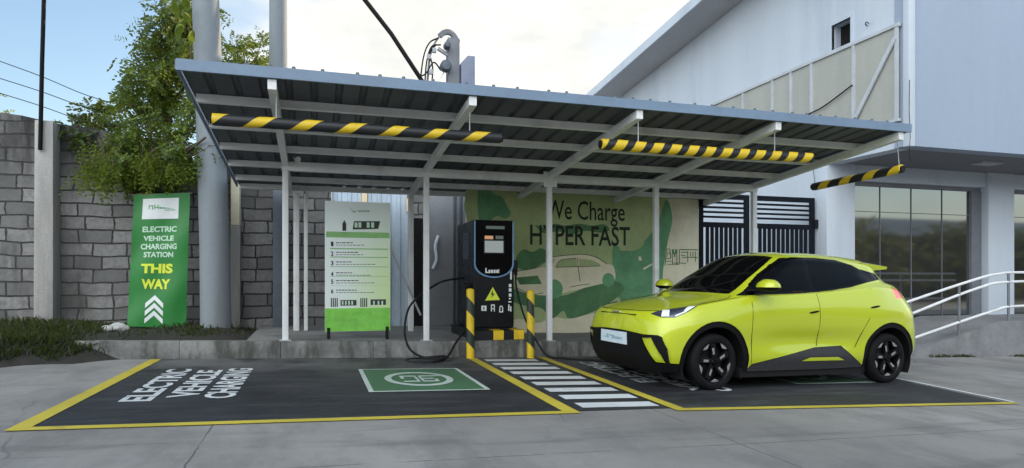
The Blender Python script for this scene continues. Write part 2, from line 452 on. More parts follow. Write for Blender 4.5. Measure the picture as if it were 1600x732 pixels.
# ------------------------------------------------------------------ building helpers
COL = SC.collection
SLOPE, GX0 = 0.03, 4.3
def G(x): return -SLOPE * (x - GX0) if -14 < x < 22 else (-SLOPE * (-14 - GX0) if x <= -14 else -SLOPE * (22 - GX0))
KERB = 0.235
class MB:
    """collects simple shapes into one mesh"""
    def __init__(s): s.v = []; s.f = []; s.mi = []; s.cur = 0
    def add(s, vs, fs):
        o = len(s.v); s.v += [tuple(v) for v in vs]; s.f += [tuple(i + o for i in f) for f in fs]; s.mi += [s.cur] * len(fs); return s
    def box(s, x0, x1, y0, y1, z0, z1):
        return s.add([(x0,y0,z0),(x1,y0,z0),(x1,y1,z0),(x0,y1,z0),(x0,y0,z1),(x1,y0,z1),(x1,y1,z1),(x0,y1,z1)],
                     [(3,2,1,0),(4,5,6,7),(0,1,5,4),(1,2,6,5),(2,3,7,6),(3,0,4,7)])
    def hexa(s, b, t): # bottom quad, top quad (ccw seen from above)
        return s.add(list(b) + list(t), [(3,2,1,0),(4,5,6,7),(0,1,5,4),(1,2,6,5),(2,3,7,6),(3,0,4,7)])
    def bar(s, a, b, w, h, up=(0, 0, 1)):
        a, b = Vector(a), Vector(b); d = (b - a).normalized(); r = d.cross(Vector(up)).normalized(); u = r.cross(d).normalized()
        q = lambda p: [p - r*w/2 - u*h/2, p + r*w/2 - u*h/2, p + r*w/2 + u*h/2, p - r*w/2 + u*h/2]
        A, B = q(a), q(b)
        return s.add(A + B, [(0,1,2,3),(7,6,5,4),(0,4,5,1),(1,5,6,2),(2,6,7,3),(3,7,4,0)])
    def tube(s, pts, r, n=8, caps=True):
        pts = [Vector(p) for p in pts]; rs = r if isinstance(r, (list, tuple)) else [r] * len(pts)
        o = len(s.v); prev = None; vs = []; fs = []
        for i, p in enumerate(pts):
            d = (pts[min(i+1, len(pts)-1)] - pts[max(i-1, 0)]).normalized()
            if prev is None:
                a = Vector((0,0,1)) if abs(d.z) < 0.9 else Vector((1,0,0)); prev = d.cross(a).normalized()
            prev = (prev - d * prev.dot(d)).normalized(); b = d.cross(prev)
            for k in range(n):
                t = 2*math.pi*k/n; vs.append(p + (prev*math.cos(t) + b*math.sin(t)) * rs[i])
        for i in range(len(pts)-1):
            for k in range(n):
                fs.append((i*n+k, i*n+(k+1)%n, (i+1)*n+(k+1)%n, (i+1)*n+k))
        if caps: fs += [tuple(range(n-1,-1,-1)), tuple((len(pts)-1)*n+k for k in range(n))]
        return s.add(vs, fs)
    def prism(s, poly, vec):
        n = len(poly); a = [Vector(p) for p in poly]; b = [p + Vector(vec) for p in a]
        return s.add(a + b, [tuple(range(n-1,-1,-1)), tuple(range(n, 2*n))] + [(i,(i+1)%n,n+(i+1)%n,n+i) for i in range(n)])
    def lathe(s, prof, n=32, axis='y', c=(0,0,0)):
        vs = []; fs = []; m = len(prof)
        for k in range(n):
            t = 2*math.pi*k/n
            for r, h in prof:
                p = (r*math.cos(t), h, r*math.sin(t)) if axis == 'y' else (r*math.cos(t), r*math.sin(t), h)
                vs.append((p[0]+c[0], p[1]+c[1], p[2]+c[2]))
        for k in range(n):
            for i in range(m-1):
                q = (k*m+i, ((k+1)%n)*m+i, ((k+1)%n)*m+i+1, k*m+i+1)
                fs.append(q)
        return s.add(vs, fs)
    def sheet(s, poly, dz=0.0):  # flat marking following the sloping ground
        return s.add([(x, y, G(x) + dz) for x, y in poly], [tuple(range(len(poly)))])
def make(name, mb, mats, parent=None, loc=(0,0,0), smooth=False, bevel=0.0, seg=2, off=None):
    me = bpy.data.meshes.new(name)
    o = Vector(off) if off is not None else Vector(loc)
    me.from_pydata([tuple(Vector(v) - o) for v in mb.v], [], mb.f)
    for m in (mats if isinstance(mats, (list, tuple)) else [mats]): me.materials.append(m)
    for p, i in zip(me.polygons, mb.mi): p.material_index = i
    bm = bmesh.new(); bm.from_mesh(me)
    bmesh.ops.recalc_face_normals(bm, faces=bm.faces)
    if bevel:
        es = [e for e in bm.edges if len(e.link_faces) == 2 and e.calc_face_angle(0) > 0.5]
        bmesh.ops.bevel(bm, geom=es, offset=bevel, segments=seg, affect='EDGES', profile=0.6, clamp_overlap=True)
    bm.to_mesh(me); bm.free()
    if smooth or bevel:
        for p in me.polygons: p.use_smooth = True
        me.set_sharp_from_angle(angle=R(38))
    ob = bpy.data.objects.new(name, me); COL.objects.link(ob)
    if parent is not None: ob.parent = parent
    else: ob.location = loc
    return ob
def tag(o, label=None, cat=None, group=None, kind=None):
    if label: o['label'] = label
    if cat: o['category'] = cat
    if group: o['group'] = group
    if kind: o['kind'] = kind
    return o
class Thing:
    def __init__(s, name, label, cat, loc, group=None):
        s.o = bpy.data.objects.new(name, None); s.o.empty_display_size = 0.2
        COL.objects.link(s.o); s.o.location = loc; s.loc = Vector(loc)
        tag(s.o, label, cat, group)
    def part(s, name, mb, mats, parent=None, **kw):
        return make(name, mb, mats, parent or s.o, off=s.loc, **kw)
def single(name, mb, mats, label, cat, loc, group=None, **kw):
    return tag(make(name, mb, mats, None, loc, **kw), label, cat, group)
def struct(name, mb, mats, parent=None, **kw):
    o = make(name, mb, mats, parent, **kw)
    if parent is None: o['kind'] = 'structure'
    return o
def copy_tree(o, parent=None):
    c = o.copy(); COL.objects.link(c)
    if parent is not None: c.parent = parent
    for ch in list(o.children): copy_tree(ch, c)
    return c
_font_cache = {}
def text_geo(s, bold=0.0):
    """outline of a string as flat faces, unit box normalised"""
    key = (s, bold)
    if key in _font_cache: return _font_cache[key]
    cu = bpy.data.curves.new('t', 'FONT'); cu.body = s; cu.size = 1; cu.offset = bold; cu.resolution_u = 3
    ob = bpy.data.objects.new('t', cu); COL.objects.link(ob)
    me = bpy.data.meshes.new_from_object(ob.evaluated_get(bpy.context.evaluated_depsgraph_get()))
    v = [tuple(p.co) for p in me.vertices]; f = [tuple(p.vertices) for p in me.polygons]
    bpy.data.objects.remove(ob); bpy.data.curves.remove(cu); bpy.data.meshes.remove(me)
    xs = [p[0] for p in v]; ys = [p[1] for p in v]; x0, x1, y0, y1 = min(xs), max(xs), min(ys), max(ys)
    v = [((p[0]-x0)/(x1-x0), (p[1]-y0)/(y1-y0)) for p in v]
    _font_cache[key] = (v, f); return v, f
def text(mb, s, O, ex, ey, bold=0.0, shear=0.0, ground=None):
    """string stretched over the box O + a*ex + b*ey"""
    v, f = text_geo(s, bold); O, ex, ey = Vector(O), Vector(ex), Vector(ey)
    P = [O + ex*(a + shear*b) + ey*b for a, b in v]
    if ground is not None: P = [Vector((p.x, p.y, G(p.x) + ground)) for p in P]
    return mb.add(P, f)
def catmull(pts, n=8):
    P = [Vector(p) for p in pts]; P = [P[0]*2 - P[1]] + P + [P[-1]*2 - P[-2]]; o = []
    for i in range(1, len(P)-2):
        a, b, c, d = P[i-1:i+3]
        for k in range(n):
            t = k/n; o.append(0.5*((2*b) + (c-a)*t + (2*a-5*b+4*c-d)*t*t + (3*b-a-3*c+d)*t**3))
    o.append(P[-2]); return o

# ------------------------------------------------------------------ ground, kerb, parking bays
g = MB()
xs = [-140, -60, -14, -10, -6, -3, 0, 3, 6, 9, 12, 16, 22, 60, 140]
ys = [-140, -40, -10, 0, 5, 9, 14, 30, 80, 160]
gv = [(x, y, G(x)) for y in ys for x in xs]
g.add(gv, [(j*len(xs)+i, j*len(xs)+i+1, (j+1)*len(xs)+i+1, (j+1)*len(xs)+i) for j in range(len(ys)-1) for i in range(len(xs)-1)])
struct('ground', g, m_ground)

BX0, BX1, BY0, BY1 = -2.02, 2.22, 5.25, 9.36
def rect(x0, x1, y0, y1): return [(x0,y0),(x1,y0),(x1,y1),(x0,y1)]
b = MB().sheet(rect(BX0+.06, 3.24, BY0+.05, BY1), 0.004)
bay1 = struct('left_parking_bay', b, m_bay)
W = 0.125
y = MB(); y.sheet([(BX0-.02, BY0), (BX1, BY0-.05), (BX1, BY0-.05+W*.85), (BX0-.02+W, BY0+W*.85)], 0.008)
y.sheet([(BX0-.02, BY0), (BX0-.02+W, BY0+W*.85), (BX0+W, 9.30), (BX0, 9.30)], 0.0085)
y.sheet([(BX1-W*1.1, BY0-.05+W*.85), (BX1, BY0-.05), (BX1+.04, 9.2), (BX1-W+.04, 9.2)], 0.009)
struct('yellow_border', y, m_line_yellow, bay1)
def ground_word(s, x0, x1, y0, y1, bold=0.03):
    """word painted on the ground reading away from the camera, tops of the letters towards -X"""
    return text(MB(), s, (x1, y0, 0), (0, y1-y0, 0), (x0-x1, 0, 0), bold, ground=0.009)
for s, x0, x1, y0, y1 in (('ELECTRIC', -1.62, -1.36, 6.27, 8.32), ('VEHICLE', -1.28, -1.02, 6.42, 8.20), ('CHARGING', -0.97, -0.70, 6.34, 8.33)):
    struct('painted_word', ground_word(s, x0, x1, y0, y1), m_line_white, bay1)
def ground_sign(x0, x1, y0, y1, par):
    fr = MB(); w = 0.05
    for r in (rect(x0, x1, y0, y0+w), rect(x0, x1, y1-w, y1), rect(x0, x0+w, y0+w, y1-w), rect(x1-w, x1, y0+w, y1-w)): fr.sheet(r, 0.0095)
    struct('sign_panel', MB().sheet(rect(x0+.02, x1-.02, y0+.02, y1-.02), 0.0065), m_sign_green, par)
    struct('sign_frame', fr, m_line_pale, par)
    cx, cy, rx, ry = (x0+x1)/2, (y0+y1)/2, (x1-x0)*.31, (y1-y0)*.31
    ring = MB(); n = 48
    vs = []
    for k in range(n):
        t = 2*math.pi*k/n
        for q in (1.0, 0.80):
            vs.append((cx+rx*q*math.cos(t), cy+ry*q*math.sin(t), G(cx+rx*q*math.cos(t))+0.0095))
    ring.add(vs, [(2*k, 2*((k+1)%n), 2*((k+1)%n)+1, 2*k+1) for k in range(n)])
    struct('sign_ring', ring, m_line_pale, par)
    ic = MB()  # plug-like emblem: two rounded letter shapes and a lead that runs into the ring
    L = lambda a, b: (cx+a*rx, cy+b*ry)
    for a0, a1, b0, b1 in ((-.10,-.03,-.44,.44), (.04,.11,-.44,.44), (-.52,-.10,.30,.44), (-.50,-.10,-.44,-.30), (-.52,-.42,.0,.30), (.11,.74,.30,.44), (.11,.44,-.06,.07), (.11,.52,-.44,-.30), (.44,.54,-.30,-.06)):
        p, q = L(a0, b0), L(a1, b1); ic.sheet(rect(p[0], q[0], p[1], q[1]), 0.0095)
    struct('sign_emblem', ic, m_line_pale, par)
ground_sign(0.51, 1.75, 6.48, 8.14, bay1)
cw = MB()
y0 = 5.42
for k in range(9):
    ya = y0 + k * 0.425
    cw.sheet([(2.33, ya), (3.10, ya - .03), (3.11, ya + .20), (2.34, ya + .23)], 0.0085)
struct('crosswalk_stripes', cw, m_line_white)
bay2 = struct('right_parking_bay', MB().sheet([(3.262, BY0-.04), (7.02, BY0-.28), (7.75, 9.4), (3.262, 9.4)], 0.0045), m_bay)
y = MB()
y.sheet([(3.15, BY0-.09), (7.10, BY0-.33), (7.08, BY0-.23), (3.15+W, BY0-.09+W*.8)], 0.0086)
y.sheet([(3.15, BY0-.09), (3.15+W, BY0-.09+W*.8), (3.36, 9.3), (3.24, 9.3)], 0.0092)
struct('yellow_border', y, m_line_yellow, bay2)
struct('white_edge_line', MB().sheet([(7.10, BY0-.24), (7.16, BY0-.24), (7.80, 9.3), (7.74, 9.3)], 0.0088), m_line_white, bay2)
for s, x0, x1, y0_, y1_ in (('ELECTRIC', 3.62, 3.88, 6.74, 8.62), ('VEHICLE', 3.94, 4.16, 6.15, 8.1), ('CHARGING', 4.20, 4.45, 6.07, 8.1)):
    struct('painted_word', ground_word(s, x0, x1, y0_, y1_), m_line_white, bay2)
ground_sign(5.55, 6.75, 6.40, 8.0, bay2)

# kerb with the raised slab behind it
KY = 9.36
kb = MB()
kx = [-2.9, -1.7, -.45, .8, 2.05, 2.85, 3.6, 4.85, 6.1, 7.3]
for i in range(len(kx)-1):
    a, c = kx[i], kx[i+1]
    j = random.uniform(-.006, .006)
    if a > 2.0 and a < 2.8: continue
    kb.hexa([(a+.0012,KY+j,G(a)-.05),(c-.0012,KY+j,G(c)-.05),(c-.0012,KY+.17,G(c)-.05),(a+.0012,KY+.17,G(a)-.05)],
            [(a+.0012,KY+.025+j,G(a)+KERB),(c-.0012,KY+.025+j,G(c)+KERB),(c-.0012,KY+.17,G(c)+KERB),(a+.0012,KY+.17,G(a)+KERB)])
struct('kerb', kb, m_kerb, bevel=0.012)
sl = MB(); n = 24
xs2 = [-0.9 + i*(8.4/n) for i in range(n+1)]
for i in range(n):
    a, c = xs2[i], xs2[i+1]
    sl.hexa([(a,KY+.165,G(a)-.02),(c,KY+.165,G(c)-.02),(c,15,G(c)-.02),(a,15,G(a)-.02)],
            [(a,KY+.165,G(a)+KERB-.006),(c,KY+.165,G(c)+KERB-.006),(c,15,G(c)+KERB+.04),(a,15,G(a)+KERB+.04)])
struct('pavement_slab', sl, m_asphalt_bank)
# soil bank on the left
so = MB(); nx, ny = 40, 16
def bank(x, y):
    e = max(0.0, min(1.0, (y - (8.62 + 0.75*max(0, min(1, (x+3.6)/1.5))))/0.5))
    base = G(x) - 0.03 + e * (KERB + 0.03) + 0.03*max(0, min(1, (y-9.8)/1.5))
    return base + e*0.035*(math.sin(x*3.1+y*2.3) + math.sin(x*7.7-y*5.1))*.6 - .12*max(0, min(1, (x+1.3)/.45)) - (0.05 if y < 9.6 and x > -2.7 else 0)
vs = [(-13 + 13.2*i/nx, 8.4 + 7*j/ny, bank(-13 + 13.2*i/nx, 8.4 + 7*j/ny)) for j in range(ny+1) for i in range(nx+1)]
so.add(vs, [(j*(nx+1)+i, j*(nx+1)+i+1, (j+1)*(nx+1)+i+1, (j+1)*(nx+1)+i) for j in range(ny) for i in range(nx)])
struct('soil_bank', so, m_soil, smooth=True)

# ------------------------------------------------------------------ large white building on the right
bz = -0.2
B = Thing('warehouse', 'large white building on the right with an overhanging upper storey and glazed ground floor', 'building', (10.0, 8.8, bz))
wl = MB()
WY0, WY1, WZ0, WZ1 = 10.09, 10.58, 5.83, 6.33      # small square opening
X0, X1 = 10.0, 10.3
def top(y): return 8.02 - 0.093*(y - 13.34)
wl.box(X0, X1, 11.004, 19.09, bz-.3, 3.57)                 # lower side wall
wl.box(X0, X1, 9.104, WY0, 3.57, 8.3); wl.box(X0, X1, WY0, WY1, 3.57, WZ0); wl.box(X0, X1, WY0, WY1, WZ1, 8.3)
wl.hexa([(X0,WY1,3.57),(X1,WY1,3.57),(X1,30,3.57),(X0,30,3.57)], [(X0,WY1,top(WY1)),(X1,WY1,top(WY1)),(X1,30,top(30)),(X0,30,top(30))])
wl.box(X0, X1, 19.09, 30, bz-.3, 3.57)
B.part('side_wall', wl, m_wall_white)
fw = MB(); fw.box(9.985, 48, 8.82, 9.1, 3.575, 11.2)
B.part('front_wall', fw, m_wall_shaded)
B.part('corner_trim', MB().box(9.955, 10.10, 8.775, 8.90, 3.56, 9.5), m_wall_white, bevel=.01)
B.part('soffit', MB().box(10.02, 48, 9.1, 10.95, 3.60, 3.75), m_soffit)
lights = []
for cx_, cy_ in ((13.1, 9.75), (14.6, 9.75), (17.2, 9.75)):
    lights.append(B.part('soffit_light', MB().box(cx_-.28, cx_+.28, cy_-.14, cy_+.14, 3.555, 3.605), m_grey_steel, bevel=.01))
win = B.part('window', MB().box(10.22, 10.28, WY0, WY1, WZ0, WZ1), m_void)
wfm = MB()
for q in ((WY0-.05, WY0, WZ0-.05, WZ1+.05), (WY1, WY1+.05, WZ0-.05, WZ1+.05), (WY0, WY1, WZ0-.05, WZ0), (WY0, WY1, WZ1, WZ1+.05)): wfm.box(9.975, 10.05, *q)
B.part('frame', wfm, m_wall_white, win)
B.part('wall_hook', MB().tube(catmull([(10.01,9.72,6.02),(9.95,9.70,6.03),(9.93,9.66,6.06),(9.94,9.62,6.02)], 4), .012, 6), m_dark_steel)
# ground floor front
gf = MB()
gf.box(9.985, 10.70, 10.70, 11.0, bz-.3, 3.60); gf.box(14.41, 15.20, 10.68, 11.0, bz-.3, 3.60); gf.box(19.2, 20.0, 10.68, 11.0, bz-.3, 3.6)
gf.box(10.70, 14.41, 10.74, 11.0, 3.27, 3.60); gf.box(15.2, 19.2, 10.74, 11.0, 3.27, 3.60)
gf.box(20, 48, 10.74, 11.0, bz-.3, 3.6)
gf.box(10.70, 14.41, 10.74, 11.0, bz-.3, 0.27); gf.box(15.2, 19.2, 10.74, 11.0, bz-.3, 0.27)
B.part('ground_floor_wall', gf, m_wall_white, bevel=.008)
for xa, xb, mull in ((10.70, 14.41, (11.56, 12.42, 13.30)), (15.2, 19.2, (16.4, 17.6))):
    pane = B.part('glass_front', MB().box(xa, xb-.02, 10.90, 10.93, 0.27, 3.27), m_glass)
    fr = MB()
    for xm in mull: fr.box(xm-.006, xm+.006, 10.885, 10.899, 0.27, 3.27)
    fr.box(xa, xb, 10.88, 10.898, 2.645, 2.655)
    B.part('mullions', fr, m_pole_grey, pane)
    fr = MB(); fr.box(xa, xb, 10.86, 10.90, 3.19, 3.268); fr.box(xb-.30, xb-.002, 10.84, 10.90, 0.272, 3.19); fr.box(xa, xa+.05, 10.86, 10.899, 0.272, 3.19); fr.box(xa+.05, xb-.30, 10.86, 10.899, 0.272, 0.33)
    B.part('glass_frame', fr, m_pole_grey, pane)
# roof with a deep eave over the side wall
rf = MB()
rz = lambda y: 8.02 - 0.093*(y-13.34)
rf.hexa([(9.0,8.8,rz(8.8)),(16,8.8,rz(8.8)),(16,30.5,rz(30.5)),(9.0,30.5,rz(30.5))], [(9.0,8.8,rz(8.8)+.17),(16,8.8,rz(8.8)+.17),(16,30.5,rz(30.5)+.17),(9.0,30.5,rz(30.5)+.17)])
roof = B.part('roof', rf, m_eave)
B.part('fascia_board', MB().hexa([(8.95,8.75,rz(8.8)-.03),(9.0,8.75,rz(8.8)-.03),(9.0,30.5,rz(30.5)-.03),(8.95,30.5,rz(30.5)-.03)], [(8.95,8.75,rz(8.8)+.22),(9.0,8.75,rz(8.8)+.22),(9.0,30.5,rz(30.5)+.22),(8.95,30.5,rz(30.5)+.22)]), m_wall_white, roof)
tb = MB(); tb.box(16, 48, 9.12, 18.2, 3.6, 11.2)  # unseen tall block added to keep the low sun off the yard
B.part('unseen_shade_block', tb, m_wall_white)
B.part('floor_slab', MB().box(10.02, 48, 11.0, 16, -.3, 0.30), m_asphalt_bank)

# framed beige cladding along the side wall
P = Thing('cladding_screen', 'beige sheet screen in a white frame with a diagonal brace on the white side wall', 'wall panel', (9.9, 8.95, 4.05))
P.part('sheet', MB().box(9.93, 9.965, 8.98, 14.6, 4.08, 5.74), m_panel)
for yv in (8.99, 9.95, 11.05, 11.66, 12.25, 13.3, 14.55):
    P.part('frame_post', MB().box(9.90, 9.93, yv-.03, yv+.035, 4.08, 5.72), m_frame_dull)
P.part('frame_rail', MB().box(9.89, 9.97, 8.94, 14.6, 5.72, 5.78), m_frame_dull)
P.part('frame_rail', MB().box(9.89, 9.97, 8.94, 14.6, 4.03, 4.08), m_frame_dull)
P.part('brace', MB().bar((9.885, 9.0, 5.52), (9.885, 9.95, 4.20), .03, .075), m_frame_dull)
cbl = MB().tube(catmull([(9.88, 9.95, 4.95), (9.88, 10.7, 4.72), (9.88, 11.4, 4.62), (9.88, 11.9, 4.35), (9.88, 12.2, 4.12)]), 0.014, 6)
single('wall_cable', cbl, m_cable, 'thin black cable sagging across the beige screen on the white wall', 'cable', (9.88, 9.95, 4.9), smooth=True)
cbl = MB().tube(catmull([(9.93, 8.73, 3.25), (9.92, 8.73, 3.5), (9.93, 8.73, 3.75), (9.92, 8.74, 4.2), (9.93, 8.74, 4.7)]), 0.006, 6)
single('wall_cable', cbl, m_cable, 'thin black cable hanging down the outer corner of the white building', 'cable', (9.93, 8.73, 3.25), smooth=True)

# ramp and handrail
rp = MB()
rpz = lambda x: -0.17 + (x-10.0)*0.235 if x < 12.5 else 0.42
for a, c in ((9.95, 11.2), (11.2, 12.5), (12.5, 20)):
    rp.hexa([(a,9.0,G(a)-.1),(c,9.0,G(c)-.1),(c,10.75,G(c)-.1),(a,10.75,G(a)-.1)], [(a,9.0,rpz(a)),(c,9.0,rpz(c)),(c,10.75,rpz(c)),(a,10.75,rpz(a))])
m_ramp = M('dark_ramp_concrete', (0.22, 0.22, 0.23), 0.8, var=0.25, scale=2, dirt=(0.34, 0.34, 0.33), dirt_amt=0.6, bump=0.4)
struct('ramp', rp, m_ramp)
H = Thing('handrail', 'tubular steel handrail climbing the ramp in front of the glazed shopfront', 'railing', (10.2, 9.06, -0.1))
for pts, nm in (([(9.75,9.06,.66),(10.13,9.06,.78),(11.91,9.06,1.22),(12.5,9.06,1.32),(13.1,9.06,1.35),(16,9.06,1.35)], 'rail'),
            ([(9.75,9.06,.44),(10.36,9.06,.60),(11.91,9.06,1.04),(12.89,9.06,1.17),(16,9.06,1.18)], 'rail'),
            ([(9.75,9.06,.0),(10.46,9.06,.17),(12.28,9.06,.60),(13.06,9.06,.70),(16,9.06,.71)], 'rail')):
    H.part(nm, MB().tube(catmull(pts, 6), 0.025, 10), m_white_steel, smooth=True)
for xp, zt in ((10.3, .8), (11.48, 1.10), (12.74, 1.32), (14.2, 1.33)):
    H.part('post', MB().tube([(xp, 9.06, rpz(xp)-.02), (xp, 9.06, zt)], 0.024, 10), m_pole_grey, smooth=True)

# slatted gate between the painted wall and the white building
gt = Thing('gate', 'navy steel double gate with horizontal slats above vertical bars beside the white wall', 'gate', (8.5, 11.0, G(8.5)+KERB))
gz0 = G(8.5) + KERB + .05
for xa, xb in ((7.20, 8.33), (8.42, 9.93)):
    leaf = MB()
    leaf.box(xa, xa+.07, 10.97, 11.03, gz0, 2.90); leaf.box(xb-.10, xb, 10.97, 11.03, gz0, 2.90)
    leaf.box(xa+.07, xb-.10, 10.97, 11.03, 2.80, 2.90); leaf.box(xa+.07, xb-.10, 10.97, 11.03, 2.24, 2.34); leaf.box(xa+.07, xb-.10, 10.97, 11.03, gz0, gz0+.08)
    lf = gt.part('gate_leaf', leaf, m_navy)
    slats = MB()
    for k in range(4): slats.box(xa+.07, xb-.10, 10.98, 11.02, 2.425+.095*k, 2.465+.095*k)
    gt.part('slats', slats, m_navy, lf)
    bars = MB(); nb = int((xb-xa-.17)/.115)
    for k in range(1, nb+1):
        xb_ = xa+.07 + (xb-xa-.17)*k/(nb+1); bars.box(xb_-.033, xb_+.033, 10.985, 11.015, gz0+.08, 2.24)
    gt.part('bars', bars, m_navy, lf)
gt.part('latch_box', MB().box(9.90, 10.0, 10.93, 11.06, 2.27, 2.45), m_black, bevel=.008)

# ------------------------------------------------------------------ painted wall behind the charger
MWY = 11.0
mw = Thing('mural_wall', 'cream wall painted with a green mural and the words We Charge HYPER FAST', 'wall', (4.9, MWY, .2))
mw.part('wall', MB().box(2.55, 7.18, MWY, MWY+.18, -.1, 2.78), m_mural_wall, bevel=.01)
mw.part('plinth', MB().box(2.56, 7.17, MWY-.03, MWY, 0.0, 0.235), m_asphalt_bank)
def px2(px, py):
    u = (px-800)/1008; s_, c_ = math.sin(R(17)), math.cos(R(17))
    t = MWY/(c_-u*s_); return (t*(s_+u*c_), 1.25+(434-py)/1008*t)
def paint(pts, d, nsm=5):
    """flat painted shape on the wall, d metres proud; outline points measured on the wall"""
    P = [px2(*p) for p in pts]
    if nsm:
        Q = [Vector((a, b, 0)) for a, b in P]; n = len(Q); o = []
        for i in range(n):
            a, b_, c, d_ = Q[i-1], Q[i], Q[(i+1) % n], Q[(i+2) % n]
            for k in range(nsm):
                t = k/nsm; o.append(0.5*((2*b_) + (c-a)*t + (2*a-5*b_+4*c-d_)*t*t + (3*b_-a-3*c+d_)*t**3))
        P = [(p.x, p.y) for p in o]
    return MB().prism([(x, MWY-d, z) for x, z in P], (0, d*0.9, 0))
mw.part('painted_field', paint([(748,286),(1030,286),(1044,315),(1050,345),(1042,380),(1036,420),(1030,470),(980,480),(935,488),(890,498),(865,496),(840,505),(812,498),(790,505),(752,505),(746,400)], .004), m_mural_haze)
mw.part('painted_hill', paint([(748,290),(762,292),(772,304),(784,308),(792,322),(798,334),(790,342),(776,338),(764,346),(748,342)], .008), m_mural_green)
mw.part('painted_hill', paint([(958,386),(975,391),(992,392),(1006,378),(1016,366),(1026,352),(1034,330),(1040,314),(1046,320),(1050,345),(1043,378),(1036,420),(1028,468),(985,474),(964,462),(958,430)], .008), m_mural_green)
mw.part('painted_highlight', paint([(968,391),(985,392),(1000,388),(1006,378),(998,374),(985,384),(972,384)], .010), m_mural_haze)
for q in (((997,402),(1000,400),(1003,407),(998,408)), ((1004,420),(1018,412),(1019,414),(1006,422))): mw.part('painted_glint', paint(list(q), .010, 0), m_mural_wall)
mw.part('painted_bush', paint([(808,400),(818,390),(832,394),(846,388),(856,398),(850,415),(828,424),(806,416)], .0085), m_mural_dark)
mw.part('painted_bush', paint([(836,352),(850,356),(866,350),(884,353),(905,350),(925,353),(944,351),(952,360),(938,364),(915,361),(895,366),(872,362),(850,365)], .0065), m_mural_dark)
mw.part('painted_shadow', paint([(800,452),(838,458),(880,462),(920,448),(960,440),(975,452),(955,472),(925,488),(890,498),(880,486),(862,498),(846,482),(820,478),(796,468)], .009), m_mural_dark)
mw.part('painted_car', paint([(803,432),(808,424),(840,418),(858,404),(878,400),(910,398),(930,402),(946,412),(958,416),(961,436),(950,442),(930,446),(880,458),(850,462),(820,458),(806,450)], .012, 3), m_mural_beige)
mw.part('painted_window', paint([(868,418),(876,407),(896,404),(900,405),(901,417)], .015, 0), m_mural_haze)
mw.part('painted_window', paint([(905,417),(905,405),(922,406),(936,412),(938,416)], .015, 0), m_mural_haze)
mw.part('painted_windscreen', paint([(838,418),(856,406),(866,405),(860,419)], .015, 0), m_mural_haze)
mw.part('painted_grille', paint([(806,434),(840,431),(846,444),(812,445)], .015, 0), m_mural_dark)
for c, rr in (((866,452),15), ((950,438),11)):
    mw.part('painted_wheel', paint([(c[0]+rr*.85*math.cos(t*.785), c[1]+rr*math.sin(t*.785)) for t in range(8)], .016), m_mural_green)
ol = MB()
def stroke(pts, w=.010, d=.018):
    P = catmull([(*px2(*p), 0) for p in pts], 5)
    for i in range(len(P)-1):
        a, c = P[i], P[i+1]; ol.bar((a.x, MWY-d, a.y), (c.x, MWY-d, c.y), .004, w, up=(0,0,1) if abs(c.x-a.x) > abs(c.y-a.y) else (1,0,0))
stroke([(808,424),(840,418),(858,404),(878,400),(910,398),(930,402),(948,413)]); stroke([(902,404),(903,420),(906,440)]); stroke([(890,449),(905,446),(920,444)])
stroke([(868,418),(876,407),(900,404)]); stroke([(806,450),(830,460),(848,458)]); stroke([(868,418),(905,417),(938,416)])
mw.part('painted_outline', ol, m_mural_line)
def mtext(s, x0, y0, x1, y1, bold):
    a, b_ = px2(x0, y1), px2(x1, y0); return text(MB(), s, (a[0], MWY-.009, a[1]), (b_[0]-a[0], 0, 0), (0, 0, b_[1]-a[1]), bold)
mw.part('lettering', mtext('We Charge', 853, 317, 976, 352, .006), m_mural_line)
mw.part('lettering', mtext('HYPER FAST', 828, 355, 984, 383, .014), m_mural_line)
# outlined block-letter tag at the right end
tg = MB()
for x0, y0_, x1, y1_ in ((1039,389,1040,415),(1040,389,1046,390),(1046,390,1047.5,396),(1044,396,1048,397),(1047,397,1048.5,404),(1040,404,1047,405),(1041.5,391.5,1042.5,402),(1050,390,1051,413),(1051,390,1053,397),(1053,395,1055,402),(1055,390,1057,397),(1057,390,1058,413),(1061,390,1062,412),(1062,390,1090,391),(1064,394,1074,395),(1064,399,1071,400),(1066,402,1090,403),(1074,393,1075,410),(1078,394,1079,401),(1082,394,1083,401),(1086,393,1087,409),(1040,408,1049,409),(1052,411,1072,412),(1043,413,1061,414)):
    a, b_ = px2(x0, y1_), px2(x1, y0_); tg.box(a[0], b_[0], MWY-.006, MWY-.001, a[1], b_[1])
mw.part('painted_tag', tg, m_mural_dark)

# ------------------------------------------------------------------ the other side of the yard, seen only in the glazing and the car's paint
ob = Thing('yard_building', 'long dark grey building on the far side of the yard facing the canopy', 'building', (0, -19, .2))
m_yard = M('dark_grey_render', (0.10, 0.105, 0.10), 0.85, var=0.2, scale=0.6, streak=True)
ob.part('wall', MB().box(-34, 72, -26, -19, -.8, 4.6), m_yard)
ob.part('roof', MB().hexa([(-34.6,-26.6,4.61),(72.6,-26.6,4.61),(72.6,-18.4,4.61),(-34.6,-18.4,4.61)], [(-30,-23,6.4),(68,-23,6.4),(68,-22.2,6.4),(-30,-22.2,6.4)]), m_dark_steel)
for i in range(13):
    w_ = ob.part('window', MB().box(-30+7.2*i, -27+7.2*i, -19.02, -18.95, 1.4, 3.2), m_void); ob.part('sill', MB().box(-30.2+7.2*i, -26.8+7.2*i, -19.0, -18.85, 1.28, 1.395), m_grey_steel, w_)

